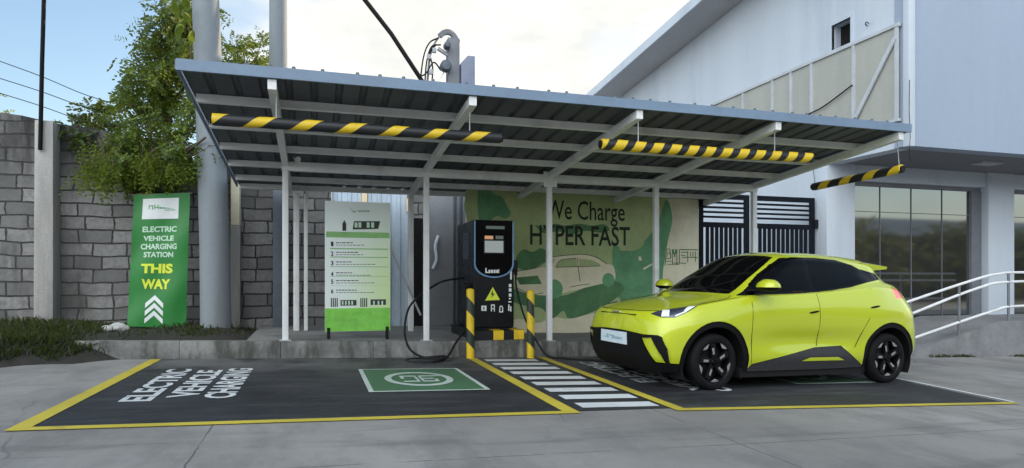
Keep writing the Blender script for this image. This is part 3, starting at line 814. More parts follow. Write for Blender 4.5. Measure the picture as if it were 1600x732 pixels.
# ------------------------------------------------------------------ charging canopy
CX0, CX1, CY0, CY1 = -1.19, 7.42, 6.55, 11.4
rzc = lambda y: 3.20 - 0.088*(y - CY0)
RX = (-0.39, 1.577, 3.513, 5.39, 7.30)
PY = 9.5
cn = Thing('charging_canopy', 'long white steel carport with a ribbed sheet roof over the charger', 'carport', (3.4, PY, G(3.4)+KERB))
sh = MB(); prof = []; x = CX0; pitch = 0.245
while x < CX1 - .01:
    for dx, dz in ((0, 0), (.165, 0), (.185, .028), (.225, .028)):
        if x + dx < CX1: prof.append((x+dx, dz))
    x += pitch
prof.append((CX1, 0))
vs = []; n = len(prof)
for y in (CY0, CY1):
    for th in (0, .012):
        for px_, dz in prof: vs.append((px_, y, rzc(y)+dz+th))
fs = []
for i in range(n-1):
    fs += [(i, i+1, 2*n+i+1, 2*n+i), (n+i, 3*n+i, 3*n+i+1, n+i+1), (i, n+i, n+i+1, i+1), (2*n+i, 2*n+i+1, 3*n+i+1, 3*n+i)]
sh.add(vs, fs)
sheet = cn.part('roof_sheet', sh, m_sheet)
fa = MB()
fa.hexa([(CX0-.02,CY0-.035,rzc(CY0)-.055),(CX1+.02,CY0-.035,rzc(CY0)-.055),(CX1+.02,CY0-.005,rzc(CY0)-.055),(CX0-.02,CY0-.005,rzc(CY0)-.055)],
        [(CX0-.02,CY0-.035,rzc(CY0)+.050),(CX1+.02,CY0-.035,rzc(CY0)+.050),(CX1+.02,CY0+.12,rzc(CY0)+.047),(CX0-.02,CY0+.12,rzc(CY0)+.047)])
cn.part('front_flashing', fa, m_fascia)
for xs_ in (CX0-.035, CX1+.012):
    cn.part('side_flashing', MB().hexa([(xs_,CY0,rzc(CY0)-.04),(xs_+.022,CY0,rzc(CY0)-.04),(xs_+.022,CY1,rzc(CY1)-.04),(xs_,CY1,rzc(CY1)-.04)],
        [(xs_,CY0,rzc(CY0)+.048),(xs_+.022,CY0,rzc(CY0)+.048),(xs_+.022,CY1,rzc(CY1)+.048),(xs_,CY1,rzc(CY1)+.048)]), m_fascia)
x = CX0 + .30
while x < CX1 - .1:
    x += random.uniform(.20, .36)
    if x > CX1-.1: break
    cn.part('roof_screw', MB().lathe([(0.0, .038), (.016, .034), (.02, .012), (.028, .010), (.028, 0), (0.0, 0)], 8, 'z', (x, CY0+.02, rzc(CY0)+.049)), m_dark_steel, sheet)
for xr in RX:
    ra = MB()
    ra.hexa([(xr-.04,CY0+.0,rzc(CY0)-.155),(xr+.04,CY0+.0,rzc(CY0)-.155),(xr+.04,CY1-.1,rzc(CY1-.1)-.155),(xr-.04,CY1-.1,rzc(CY1-.1)-.155)],
            [(xr-.04,CY0+.0,rzc(CY0)-.06),(xr+.04,CY0+.0,rzc(CY0)-.06),(xr+.04,CY1-.1,rzc(CY1-.1)-.06),(xr-.04,CY1-.1,rzc(CY1-.1)-.06)])
    cn.part('rafter', ra, m_white_steel)
for yp in (7.28, 8.13, 9.0, 9.85, 10.7, 11.3):
    z = rzc(yp)
    cn.part('purlin', MB().box(CX0+.03, CX1-.02, yp-.035, yp+.035, z-.085, z-.003), m_white_steel)
ph = lambda xr: G(xr) + KERB
cn.part('front_beam', MB().box(RX[0]-.05, RX[-1]+.05, PY-.045, PY+.045, 2.735, 2.86), m_white_steel, bevel=.006)
for xr in RX:
    po = cn.part('post', MB().box(xr-.04, xr+.04, PY-.04, PY+.04, ph(xr)-.01, 2.735), m_white_steel, bevel=.005)
    cn.part('base_plate', MB().box(xr-.08, xr+.08, PY-.08, PY+.08, ph(xr)-.012, ph(xr)+.012), m_grey_steel, po)
cn.part('joint_plate', MB().box(RX[2]-.11, RX[2]+.11, PY-.062, PY-.046, 2.66, 2.90), m_white_steel)
for xr, yr in ((-.29, 11.2), (1.59, 11.2)):
    cn.part('rear_post', MB().box(xr-.045, xr+.045, yr-.045, yr+.045, G(xr)+KERB-.05, rzc(yr)-.155), m_white_steel, bevel=.005)
cn.part('rear_post', MB().box(-.17, -.11, 11.17, 11.23, G(0)+KERB-.05, rzc(11.2)-.155), m_white_steel, bevel=.005)
cn.part('brace', MB().bar((1.14, 11.12, 1.95), (1.75, 11.12, .60), .03, .045, (0,1,0)), m_grey_steel)
single('security_lamp', MB().tube([(-.26,PY-.05,2.93),(-.26,PY-.12,2.93),(-.26,PY-.16,2.90)], .016, 8).tube([(-.26,PY-.15,2.90),(-.22,PY-.22,2.86)], [.03,.045], 10),
       m_white_steel, 'small white lamp fixed at the left end of the canopy beam', 'lamp', (-.26, PY-.05, 2.93), smooth=True)

# padded bars hanging under the canopy
def hanging_bar(x0, x1, y, z, r, m, label, wires, sag=0.0):
    t = Thing('clearance_bar', label, 'clearance bar', ((x0+x1)/2, y, z), 'striped clearance bars hung around the canopy')
    n = 26; pts = [(x0+(x1-x0)*i/n, y, z + sag*math.sin(math.pi*i/n)) for i in range(n+1)]
    random.seed(int(x0*10)+77)
    tb = MB().tube([(x0-.004, y, z)] + pts + [(x1+.004, y, z)], [r*.7] + [r*(1+random.uniform(-.04,.05)) for _ in pts] + [r*.7], 20)
    t.part('padded_tube', tb, m, smooth=True)
    t.part('end_cap', MB().tube([(x0-.02,y,z),(x0-.003,y,z)], r*.72, 14), m_black); t.part('end_cap', MB().tube([(x1+.003,y,z),(x1+.02,y,z)], r*.72, 14), m_black)
    for xw in wires: t.part('wire', MB().tube([(xw, y, z+r*.9), (xw, y, rzc(y)-.15 if min(abs(xw-q) for q in RX) < .06 else rzc(y)-.004)], .006, 6), m_grey_steel)
    return t
hanging_bar(-.93, 1.92, 6.70, 2.755, .056, m_bar_wide, 'mostly black hanging bar with widely spaced yellow bands under the left half of the canopy', (-.36, 1.577))
hanging_bar(3.07, 5.93, 6.62, 2.745, .062, m_bar_even, 'padded hanging bar with even yellow and black bands under the right half of the canopy', (3.53, 5.39), -.01)
t3 = hanging_bar(-.80, .80, 0, 0, .058, m_bar_third, 'short worn striped bar hanging off the right end of the canopy before the white building', ())
t3.o.location = (7.48, 7.50, 2.685); t3.o.rotation_euler = (0, R(1.0), R(90))
for yw, zt in ((-.76, 2.685), (.76, 2.685)):
    zz = rzc(7.5+yw) - 2.685
    t3.part('wire', MB().tube([(yw, 0, .05), (yw, .04, zz-.02)], .006, 6), m_grey_steel)

# ------------------------------------------------------------------ charger with its plinth, bollards and cables
pz = 0.455
pl = Thing('charger_plinth', 'concrete plinth with a yellow and black painted edge under the charger', 'plinth', (2.62, 9.4, G(2.6)))
pl.part('block', MB().box(2.235, 3.03, 9.30, 10.85, G(2.6)-.06, pz-.14), m_kerb, bevel=.012)
top_ = MB()
cols = [m_yellow, m_blackpaint]
for i in range(5):
    top_.cur = i % 2 if i else 1
    a = 2.232 + i*.16; top_.box(a, a+.16 if i < 4 else 3.033, 9.295, 10.86, pz-.138, pz)
pl.part('painted_edge', top_, cols)
ch = Thing('ev_charger', 'tall black fast charger cabinet with a lit screen and a blue curved trim', 'charger', (2.67, 9.6, pz))
cx0, cx1, cy0, cy1, cz0, cz1 = 2.312, 2.962, 9.58, 10.75, pz+.02, 2.135
body = ch.part('cabinet', MB().box(cx0, cx1, cy0, cy1, cz0, cz1), m_cab, bevel=.025, seg=3)
ch.part('base_frame', MB().box(cx0+.03, cx1-.03, cy0+.03, cy1-.03, pz, cz0), m_black)
# upper fascia: a rounded shield outlined by a blue trim
fcx, fz = (cx0+cx1)/2, cz1
def shield(k, zb):
    w = .315*k; o = [(fcx-w, cz1-.015*(2-k)), (fcx-w, zb+.20)]
    for i in range(1, 12):
        t = math.pi*i/12; o.append((fcx-w*math.cos(t), zb+.20-.20*math.sin(t)))
    return o + [(fcx+w, zb+.20), (fcx+w, cz1-.015*(2-k))]
so_ = shield(1.0, 1.245); si_ = shield(.935, 1.265)
trim = MB(); n = len(so_)
vs = [(a, cy0-.016, b_) for a, b_ in so_] + [(a, cy0-.016, b_) for a, b_ in si_] + [(a, cy0+.01, b_) for a, b_ in so_] + [(a, cy0+.01, b_) for a, b_ in si_]
fs = []
for i in range(n-1): fs += [(i, i+1, n+i+1, n+i), (2*n+i, 2*n+i+1, i+1, i), (n+i, n+i+1, 3*n+i+1, 3*n+i)]
trim.add(vs, fs)
ch.part('trim', trim, m_blue_trim)
ch.part('front_fascia', MB().prism([(a, cy0-.010, b_) for a, b_ in si_], (0, .012, 0)), m_gloss_black)
F = cy0 - .012
def chp(px, py): # point measured on the cabinet front
    u = (px-800)/1008; s_, c_ = math.sin(R(17)), math.cos(R(17)); t = cy0/(c_-u*s_)
    return t*(s_+u*c_), 1.25+(434-py)/1008*t
def chbox(x0, y0, x1, y1, d=.006, base=None):
    a, b_ = chp(x0, y1), chp(x1, y0); f = F if base is None else base
    return MB().box(a[0], b_[0], f-d, f-.0005, a[1], b_[1])
scr = ch.part('screen', chbox(757, 377, 786, 395), m_screen)
ch.part('screen_frame', chbox(755, 375, 788, 397, .003), m_black)
ch.part('display', chbox(757, 369, 770, 374), m_screen_org); ch.part('display', chbox(774, 369, 786, 374), m_screen_grn)
ch.part('status_strip', chbox(759, 354, 788, 358), m_screen_grn)
lt = MB()
for x0, w, h_, z_ in ((758,2,8,0),(760,3,2,0),(763,3,5,0),(767,3,5,0),(771,3,5,0),(775,3,5,0),(778.5,1,6,0)):
    a = chp(x0, 427); b_ = chp(x0+w, 427-h_); lt.box(a[0], b_[0], F-.004, F-.0005, a[1], b_[1])
ch.part('lettering', lt, m_letter_white)
# warning triangle, small icons, vertical line of marks
E2 = cy0 - .001
a, b_, c_ = chp(758, 470), chp(781, 469), chp(770, 449)
tri = ch.part('warning_sign', MB().prism([(a[0], E2-.004, a[1]), (b_[0], E2-.004, b_[1]), (c_[0], E2-.004, c_[1])], (0, .0035, 0)), m_letter_lime)
bolt = [(770,453),(766.5,461),(769.5,460.5),(767.5,466),(773,459),(770,459.3)]
ch.part('bolt_symbol', MB().prism([(chp(*q)[0], E2-.007, chp(*q)[1]) for q in bolt], (0, .0025, 0)), m_letter_dark, tri)
ic = MB()
for x0, y0_, x1, y1_ in ((752,478,755,486),(755,478,760,480),(755,484,760,486),(757,480,760,484),(767,476,773,478),(767,478,768.5,487),(771.5,478,773,487),(768.5,482,771.5,483.5),(780,487,786,488.5),(781,478,785,480),(780,480,781.5,487),(784.5,480,786,487)):
    ic.v and None
    q = chbox(x0, y0_, x1, y1_, .004, E2); ic.add(q.v, q.f)
ch.part('icons', ic, m_letter_white)
vm = MB()
for x0, y0_, x1, y1_ in ((797,423,799.5,437),(795,444,799,449),(795,451,799,456),(795,459,799,464),(795,466,798,468),(794,471,799,473),(794,476,796,486),(797,479,799,487)):
    q = chbox(x0, y0_, x1, y1_, .004, E2); vm.add(q.v, q.f)
ch.part('side_lettering', vm, m_letter_white)
lv = MB()
for k in range(12): lv.box(cx0-.014, cx0+.002, cy0+.28, cy0+.66, 1.55+.035*k, 1.568+.035*k)
ch.part('side_louvre', lv, m_dark_steel, body)
hol = MB().box(cx0-.09, cx0+.001, cy0+.16, cy0+.42, .98, 1.14); ch.part('gun_holder', hol, m_black, bevel=.02)
hol = MB().box(cx1-.001, cx1+.075, cy0+.03, cy0+.25, 1.33, 1.52); ch.part('gun_holder', hol, m_black, bevel=.02)
for xs_ in (cx0-.06, cx1+.05):
    zz = 1.06 if xs_ < fcx else 1.42
    ch.part('charging_gun', MB().tube([(xs_, cy0+.27, zz+.08), (xs_, cy0+.13, zz), (xs_, cy0+.06, zz-.13)], [.035,.04,.024], 10), m_black, smooth=True)
gl = G(2.0)
c1 = catmull([(cx0-.06,9.66,.95),(cx0-.08,9.62,.70),(2.16,9.5,.46),(2.0,9.35,.30),(1.80,9.05,gl+.05),(1.55,8.72,gl+.028),(1.28,8.78,gl+.026),(1.22,9.05,gl+.028),(1.45,9.2,gl+.03),(1.75,9.1,gl+.06),(1.72,8.86,gl+.06),(1.45,8.95,gl+.07),(1.30,9.28,gl+.16),(1.26,9.5,.46),(1.32,9.62,.75),(1.46,9.7,.93),(1.76,9.9,1.12),(2.0,10.2,1.20),(2.38,10.3,1.25)], 10)
ch.part('cable', MB().tube(c1, .016, 8), m_cable, smooth=True)
c2 = catmull([(cx1+.05,9.66,1.30),(cx1+.06,9.62,1.05),(3.10,9.45,.62),(3.22,9.25,.28),(3.34,9.1,.08),(3.55,8.95,.045),(3.9,8.75,.035),(4.2,8.4,.03),(4.35,8.1,.04)], 10)
ch.part('cable', MB().tube(c2, .016, 8), m_cable, smooth=True)
for xb, yb, lab in ((2.18, 9.22, 'yellow and black striped bollard left of the charger'), (3.105, 9.20, 'yellow and black striped bollard right of the charger')):
    bo = MB().lathe([(0.0, 1.03), (.035, 1.025), (.055, 1.005), (.058, .98), (.058, .004), (.064, 0.0), (0, 0)], 24, 'z', (xb, yb, G(xb)))
    single('bollard', bo, m_bollard, lab, 'bollard', (xb, yb, G(xb)), 'bollards guarding the charger', smooth=True)

# ------------------------------------------------------------------ standing information board
sb = Thing('information_board', 'upright white and green printed instruction board on two black feet', 'sign board', (.14, 9.75, .36))
bx0, bx1, by, bz0, bz1 = .14, 1.08, 9.75, .46, 2.365
pan = sb.part('panel', MB().box(bx0, bx1, by, by+.04, bz0, bz1), m_standee, bevel=.004)
def sp(px, py):
    u = (px-800)/1008; s_, c_ = math.sin(R(17)), math.cos(R(17)); t = by/(c_-u*s_); return t*(s_+u*c_), 1.25+(434-py)/1008*t
def sbox(x0, y0, x1, y1, d=.003, mb=None):
    a, b_ = sp(x0, y1), sp(x1, y0); mb = mb or MB(); return mb.box(a[0], b_[0], by-d, by-.0005, a[1], b_[1])
sb.part('green_footer', MB().box(bx0+.002, bx1-.002, by-.003, by-.0005, bz0+.004, .80), m_standee_green)
sb.part('green_band', sbox(509.5, 364, 608.5, 371), m_standee_band)
ft = MB()
for x0, x1, k in ((575,606,486),(560,606,492),(512,590,497),(520,600,503),(512,580,508)):
    sbox(x0, k, x1, k+1.0, .0045, ft)
sb.part('footer_lines', ft, m_standee_band)
tm = MB()
for n_, yy in (('1',378),('2',393),('3',408),('4',425),('5',437),('6',452)):
    a, b_ = sp(517, yy+7), sp(521, yy); text(tm, n_, (a[0], by-.003, a[1]), (b_[0]-a[0],0,0), (0,0,b_[1]-a[1]), .03)
    for j in range(2):
        L = random.uniform(18, 34) if j == 0 else random.uniform(40, 62)
        x = 525
        while x < 525+L:
            w = random.uniform(2.5, 6); sbox(x, yy+1+4*j, min(x+w, 603), yy+2.3+4*j-(.5 if j else 0), .003, tm); x += w+1.2
sb.part('printed_text', tm, m_letter_dark)
rl = MB()
for yy in (389,402,417,432,446): sbox(516, yy, 606, yy+.5, .003, rl)
sb.part('ruled_lines', rl, m_standee_band)
a = [sp(*q) for q in ((551,359),(553,346),(594,346),(591,358))]
sb.part('picture', MB().prism([(q[0], by-.003, q[1]) for q in a], (0, .0025, 0)), m_letter_dark)
sb.part('icon', MB().prism([(sp(*q)[0], by-.003, sp(*q)[1]) for q in ((535,361),(535,350),(538,344),(541,350),(541,361))], (0,.0025,0)), m_letter_dark)
for x0 in (517, 563):
    pc = MB()
    for k in range(4): sbox(x0+k*3, 466, x0+k*3+1.7, 480, .003, pc)
    sb.part('bar_marks', pc, m_letter_dark)
sb.part('picture', sbox(532, 469, 557, 478), m_letter_dark); sb.part('picture', sbox(579, 468, 603, 477), m_letter_dark)
for x0 in (554, 560, 573, 580): sb.part('picture_highlight', sbox(x0, 348, x0+4.5, 356, .0045), m_letter_pale)
for x0 in (534, 539, 544, 549, 583, 590, 596): sb.part('picture_highlight', sbox(x0, 470.5, x0+2.6, 476.5, .0045), m_letter_pale)
lg = MB()
a = [sp(*q) for q in ((546,325),(553,331),(560,329),(553,333))]; lg.prism([(p[0], by-.003, p[1]) for p in a], (0,.0025,0))
for k in range(6): sbox(560+k*3, 329, 562+k*3, 331.5, .003, lg)
sb.part('logo', lg, m_mural_green)
for xf in (bx0+.03, bx1-.07): sb.part('foot', MB().box(xf, xf+.045, by-.01, by+.05, G(xf)+KERB-.01, bz0+.06), m_black)

# ------------------------------------------------------------------ green hanging banner on the left
BY = 11.35
bn = Thing('banner', 'green vertical banner reading ELECTRIC VEHICLE CHARGING STATION THIS WAY with white chevrons', 'banner', (-2.36, BY, .45))
C_ = [(-2.70, 2.545), (-1.90, 2.605), (-1.965, .445), (-2.80, .49)]      # x,z of the corners: top left, top right, bottom right, bottom left
def bp(a, b_): # a across 0..1, b from top 0..1
    x = (C_[0][0]*(1-a)+C_[1][0]*a)*(1-b_) + (C_[3][0]*(1-a)+C_[2][0]*a)*b_
    z = (C_[0][1]*(1-a)+C_[1][1]*a)*(1-b_) + (C_[3][1]*(1-a)+C_[2][1]*a)*b_
    return x, z
def bw(a, b_): return .022*math.sin(a*4.4+b_*2.2)*(.4+b_) + .008*math.sin(b_*17+a*6) + .01*math.sin(a*11+3*b_)
cl = MB(); na, nb = 22, 40; vs = []
for th in (0, .004):
    for j in range(nb+1):
        for i in range(na+1):
            x, z = bp(i/na, j/nb); vs.append((x, BY+bw(i/na, j/nb)+th, z))
N1 = (na+1)*(nb+1); fs = []
for j in range(nb):
    for i in range(na):
        q = (j*(na+1)+i, j*(na+1)+i+1, (j+1)*(na+1)+i+1, (j+1)*(na+1)+i); fs += [q, tuple(N1+k for k in reversed(q))]
cl.add(vs, fs); bn.part('cloth', cl, m_banner, smooth=True)
def onb(mb): # wrap flat (a,b) art onto the cloth
    mb.v = [(bp(a, b_)[0], BY+bw(a, b_)-.004-d, bp(a, b_)[1]) for a, d, b_ in mb.v]; return mb
def bt(mb, s, a0, a1, b0, b1, bold): return text(mb, s, (a0, 0, b1), (a1-a0, 0, 0), (0, 0, b0-b1), bold)
def brect(mb, a0, a1, b0, b1, d=0.0, n=8):
    return mb.add([(a0+(a1-a0)*i/n, d, b0+(b1-b0)*j/n) for j in range(n+1) for i in range(n+1)], [(j*(n+1)+i, j*(n+1)+i+1, (j+1)*(n+1)+i+1, (j+1)*(n+1)+i) for j in range(n) for i in range(n)])
bn.part('logo_panel', onb(brect(MB(), .16, .80, .035, .19)), m_letter_white)
lg = MB()
for a0, a1, b0, b1 in ((.27,.29,.085,.115),(.29,.33,.085,.092),(.33,.35,.085,.12),(.37,.39,.08,.115),(.39,.43,.098,.106),(.43,.45,.085,.115)): brect(lg, a0, a1, b0, b1, .002, 2)
for k in range(6): brect(lg, .46+k*.05, .50+k*.05, .10+.003*k, .115, .002, 2)
brect(lg, .55, .74, .122, .128, .002, 3)
bn.part('logo', onb(lg), m_mural_green)
for s, a0, a1, b0, b1 in (('ELECTRIC', .18, .78, .245, .288), ('VEHICLE', .20, .74, .315, .355), ('CHARGING', .16, .80, .375, .418), ('STATION', .22, .74, .437, .478)):
    bn.part('lettering', onb(bt(MB(), s, a0, a1, b0, b1, .035)), m_letter_pale)
bn.part('lettering', onb(bt(MB(), 'THIS', .19, .74, .525, .598, .045)), m_letter_lime)
bn.part('lettering', onb(bt(MB(), 'WAY', .21, .71, .640, .715, .045)), m_letter_lime)
for k in range(3):
    b0 = .760 + .058*k; cc_ = .45; w = .155
    v = []
    m_ = MB(); n = 6
    for sgn in (-1, 1):
        o = len(m_.v)
        vs = []
        for i in range(n+1):
            q = i/n; vs += [(cc_+sgn*w*q, 0, b0+.062*q), (cc_+sgn*w*q, 0, b0+.062*q+.036)]
        m_.add(vs, [(2*i, 2*i+2, 2*i+3, 2*i+1) for i in range(n)])
    bn.part('chevron', onb(m_), m_letter_white)
bn.part('frame_bar', MB().tube([(-2.72, BY+.035, 2.535), (-1.88, BY+.035, 2.60)], .016, 8), m_wood)
for xa, za, xb in ((-2.62, 2.54, -2.70), (-2.0, 2.59, -2.04)):
    bn.part('frame_stake', MB().tube([(xa, BY+.05, za), (xb, BY+.08, .30)], .016, 8), m_wood)

# ------------------------------------------------------------------ block wall, posts and poles on the left
WLY = 12.2
bw_ = MB(); xs3 = [-12 + .5*i for i in range(25)] + [.29]
tops = [3.95 - .05*i*.5 + random.uniform(-.08,.08) for i in range(26)]
for i, xv in enumerate(xs3):
    if xv > -2.5: tops[i] = 3.25 + random.uniform(-.04,.04)
    elif xv > -4.9: tops[i] = 3.9 - .14*(xv+4.9) + random.uniform(-.03,.03)
    else: tops[i] = 3.92 + random.uniform(-.07,.07)
nX = len(xs3)
vs = [(x, WLY, .1) for x in xs3] + [(x, WLY, t) for x, t in zip(xs3, tops)] + [(x, WLY+.25, t) for x, t in zip(xs3, tops)] + [(x, WLY+.25, .1) for x in xs3]
fs = []
for i in range(nX-1):
    for r in range(3): fs.append((r*nX+i, r*nX+i+1, (r+1)*nX+i+1, (r+1)*nX+i))
fs += [(0, nX, 2*nX, 3*nX), (nX-1, 2*nX-1, 3*nX-1, 4*nX-1)]
bw_.add(vs, fs)
single('block_wall', bw_, m_block, 'tall weathered wall of grey concrete blocks behind the green banner', 'wall', (0, WLY, .1))
cp = MB()
cp.hexa([(-4.22,11.86,.25),(-3.95,11.86,.25),(-3.95,12.19,.25),(-4.22,12.19,.25)], [(-4.21,11.88,3.73),(-3.96,11.88,3.73),(-3.96,12.19,3.73),(-4.21,12.19,3.73)])
single('concrete_post', cp, m_postconc, 'weathered square concrete post built against the block wall at far left', 'post', (-4.05, 12.0, .25), bevel=.015)
single('pipe_pole', MB().tube([(-4.115,11.83,3.25),(-4.09,11.83,4.6),(-4.0,11.83,8.2)], .030, 10), m_trim, 'thin dark pipe rising above the concrete post on the block wall', 'pole', (-4.13,11.83,2.6), smooth=True)
tp = MB().tube([(-1.515,11.3,.25),(-1.535,11.3,1.8),(-1.60,11.3,3.8),(-1.67,11.3,5.7),(-1.76,11.3,8.5)], [.232,.225,.212,.20,.185], 28)
single('utility_pole', tp, m_colconc, 'thick grey round concrete pole at the left end of the canopy', 'pole', (-1.5,11.3,.3), smooth=True)
tp = MB().tube([(-.62,13.0,.2),(-.66,13.0,5.0),(-.67,13.0,9)], [.19,.165,.15], 24)
single('utility_pole', tp, m_colconc, 'second round concrete pole rising behind the canopy roof', 'pole', (-.62,13,.2), smooth=True)
single('steel_column', MB().box(-.69,-.50,11.8,11.99,.25,2.95), m_dark_steel, 'dark blue grey steel column between the block wall and the canopy', 'column', (-.6,11.9,.25), bevel=.01)
rk = bmesh.new(); bmesh.ops.create_icosphere(rk, subdivisions=3, radius=1)
pm_ = MB(); pm_.cur = 0; pm_.box(-1.385,-1.235,12.02,12.195,.25,2.15); pm_.cur = 1; pm_.box(-1.385,-1.235,12.02,12.195,2.15,3.02)
single('wall_pillar', pm_, [m_postconc, m_mural_wall], 'narrow wall pillar with a cream painted top right of the thick grey pole', 'pillar', (-1.31,12.1,.25), bevel=.008)
rmb = MB(); rmb.add([(-2.83+v.co.x*.16*(1+.25*math.sin(5*v.co.y+2*v.co.x)), 10.85+v.co.y*.11, .50+v.co.z*.065*(1+.4*math.sin(4*v.co.x+v.co.y*3))) for v in rk.verts], [tuple(v.index for v in f.verts) for f in rk.faces]); rk.free()
single('boulder', rmb, m_rock, 'pale flat stone lying in the weeds at the foot of the green banner', 'stone', (-2.83, 10.85, .45), smooth=True)

# ------------------------------------------------------------------ back of the canopy: metal shed with an open doorway
mt = MB(); x = 1.60; pr = []
SX0, SX1, SY = .30, 1.73, 12.3
x = SX0
while x < SX1:
    pr += [(x, 0), (x+.09, 0), (x+.105, -.025), (x+.165, -.025)]; x += .18
pr = [p for p in pr if p[0] <= SX1]
vs = [(a, SY+d, .2) for a, d in pr] + [(a, SY+d, 3.05) for a, d in pr]; n = len(pr)
mt.add(vs, [(i, i+1, n+i+1, n+i) for i in range(n-1)])
shd = Thing('metal_shed', 'blue grey metal shed with an open dark doorway behind the canopy', 'shed', (1.6, 12.3, .3))
shd.part('wall_sheet', mt, m_metal_wall)
shd.part('backing', MB().box(SX0, 3.0, SY+.03, SY+.1, .2, 2.9), m_door)
shd.part('doorway', MB().box(1.735, 1.995, SY-.02, SY+.03, .3, 2.38), m_void)
shd.part('lintel', MB().box(1.735, 1.995, SY-.03, SY+.03, 2.38, 3.0), m_block)
shd.part('roof_edge', MB().box(.2, 3.0, SY-.10, SY+.3, 3.055, 3.15), m_dark_steel)
dr = shd.part('door', MB().box(2.01, 2.56, SY-.06, SY-.01, .32, 2.92), m_door, bevel=.008)
shd.part('handle', MB().tube(catmull([(2.26,SY-.08,2.05),(2.20,SY-.10,1.85),(2.22,SY-.10,1.6),(2.16,SY-.08,1.42)]), .03, 8), m_wall_white, dr, smooth=True)
for x0, m_ in ((.83, m_lit), (1.655, m_lit)):
    shd.part('wall_strip', MB().box(x0, x0+.10, SY-.07, SY-.028, 2.50, 3.0), m_)
for x0 in (2.62, 2.74, 2.86): shd.part('wall_post', MB().box(x0, x0+.05, SY-.08, SY+.0, .3, 2.95), m_dark_steel)
# ------------------------------------------------------------------ above the roof: grey bracket post, its fittings, cables
tr = Thing('power_pole', 'grey steel post with a curved head, insulators and wiring above the canopy roof', 'pole', (2.7, 13.0, .3))
tr.part('post', MB().box(2.60, 2.84, 12.95, 13.2, .3, 6.15), m_pole_grey, bevel=.012)
hd = MB()
arc = catmull([(2.18,13.02,5.15),(2.24,13.02,5.75),(2.36,13.02,6.06),(2.52,13.02,6.25),(2.68,13.02,6.26),(2.82,13.02,6.08)], 6)
for i in range(len(arc)-1): hd.bar(arc[i], arc[i+1], .10 if i > 14 else .035, .07, (0,1,0))
tr.part('curved_head', hd, m_pole_grey)
tr.part('bracket', MB().bar((2.40,13.02,5.92),(2.62,13.02,5.80), .06, .07, (0,1,0)), m_grey_steel)
for q, r_ in (((2.53,12.9,5.52), .115), ((2.56,12.9,5.94), .07)):
    tr.part('insulator', MB().lathe([(0,-.16),(r_*.8,-.15),(r_,-.1),(r_*.7,-.04),(r_,0.02),(r_*.8,.08),(0,.1)], 18, 'y', q), m_dark_steel, smooth=True)
tr.part('brace', MB().bar((2.36,12.93,5.15),(2.62,12.93,5.62), .03, .05, (0,1,0)), m_white_steel)
for q in (((2.02,12.98,5.1),(2.10,12.98,5.7),(2.22,12.98,6.0),(2.40,12.98,6.12)), ((2.12,12.96,5.1),(2.16,12.96,5.6),(2.26,12.96,5.92),(2.45,12.96,5.98)), ((2.26,12.95,5.1),(2.28,12.95,5.5),(2.22,12.95,5.8),(2.34,12.95,5.95)), ((1.99,12.94,5.28),(2.14,12.94,5.36),(2.30,12.94,5.60),(2.45,12.94,5.45))):
    tr.part('wire', MB().tube(catmull(q), .016, 6), m_cable, smooth=True)
for q in ((2.20,12.93,5.70),(2.31,12.93,5.84),(2.24,12.93,5.40)): tr.part('clamp', MB().box(q[0]-.04,q[0]+.04,q[1]-.03,q[1]+.03,q[2]-.05,q[2]+.05), m_grey_steel, bevel=.01)
tr.part('switch_box', MB().prism([(2.86,12.9,5.0),(3.15,12.9,5.0),(3.15,12.9,5.80),(3.0,12.9,5.80),(2.86,12.9,5.64)], (0,.3,0)), M('blue_grey_box_paint', (0.20, 0.23, 0.32), 0.5), bevel=.01)
single('power_cable', MB().tube([(2.08,12.9,5.16),(1.42,12.7,6.0),(.62,12.5,6.85),(-.4,12.2,7.9)], .045, 8), m_cable, 'thick black cable dropping from the upper left to the canopy roof', 'cable', (2.08,12.9,5.16), smooth=True)
for k, (z0, z1, lab) in enumerate(((5.42, 4.55, 'topmost of the three thin wires crossing the sky at far left'), (5.07, 4.32, 'middle one of the three thin wires crossing the sky at far left'), (4.80, 4.05, 'lowest of the three thin wires crossing the sky at far left'))):
    single('overhead_wire', MB().tube(catmull([(-8.5,14,z0+.65),(-6.6,14,z0+.12),(-5.0,14,(z0+z1)/2+.05),(-3.9,14,z1+.08),(-2.4,14,z1-.15)],6), .008, 6), m_cable, lab, 'wire', (-5,14,z0), 'thin wires at far left', smooth=True)

# ------------------------------------------------------------------ trees, shrubs and grass
def sprig(v, f, p, d, L, leaf, n, droop=0.0):
    """one leafy twig: n leaflets in two rows along a short bending stem"""
    d = d.normalized(); side = d.cross(Vector((0,0,1)))
    if side.length < .1: side = Vector((1,0,0))
    side.normalize(); roll = random.uniform(-.9,.9); side = (side*math.cos(roll) + d.cross(side)*math.sin(roll))
    for i in range(n):
        t = (i//2+1)/(n/2); q = p + d*L*t - Vector((0,0,1))*droop*L*t*t
        a = side*(1 if i % 2 else -1) + d*random.uniform(.3,.8) + Vector((random.uniform(-.3,.3),random.uniform(-.3,.3),random.uniform(-.4,.25)))
        a = a.normalized()*leaf*random.uniform(.7,1.25); w = a.cross(d+Vector((random.uniform(-.5,.5),0,random.uniform(-.5,.5))))
        if w.length < 1e-5: continue
        w = w.normalized()*leaf*.24
        o = len(v); v += [q, q+a*.5+w, q+a, q+a*.5-w]; f.append((o,o+1,o+2,o+3))
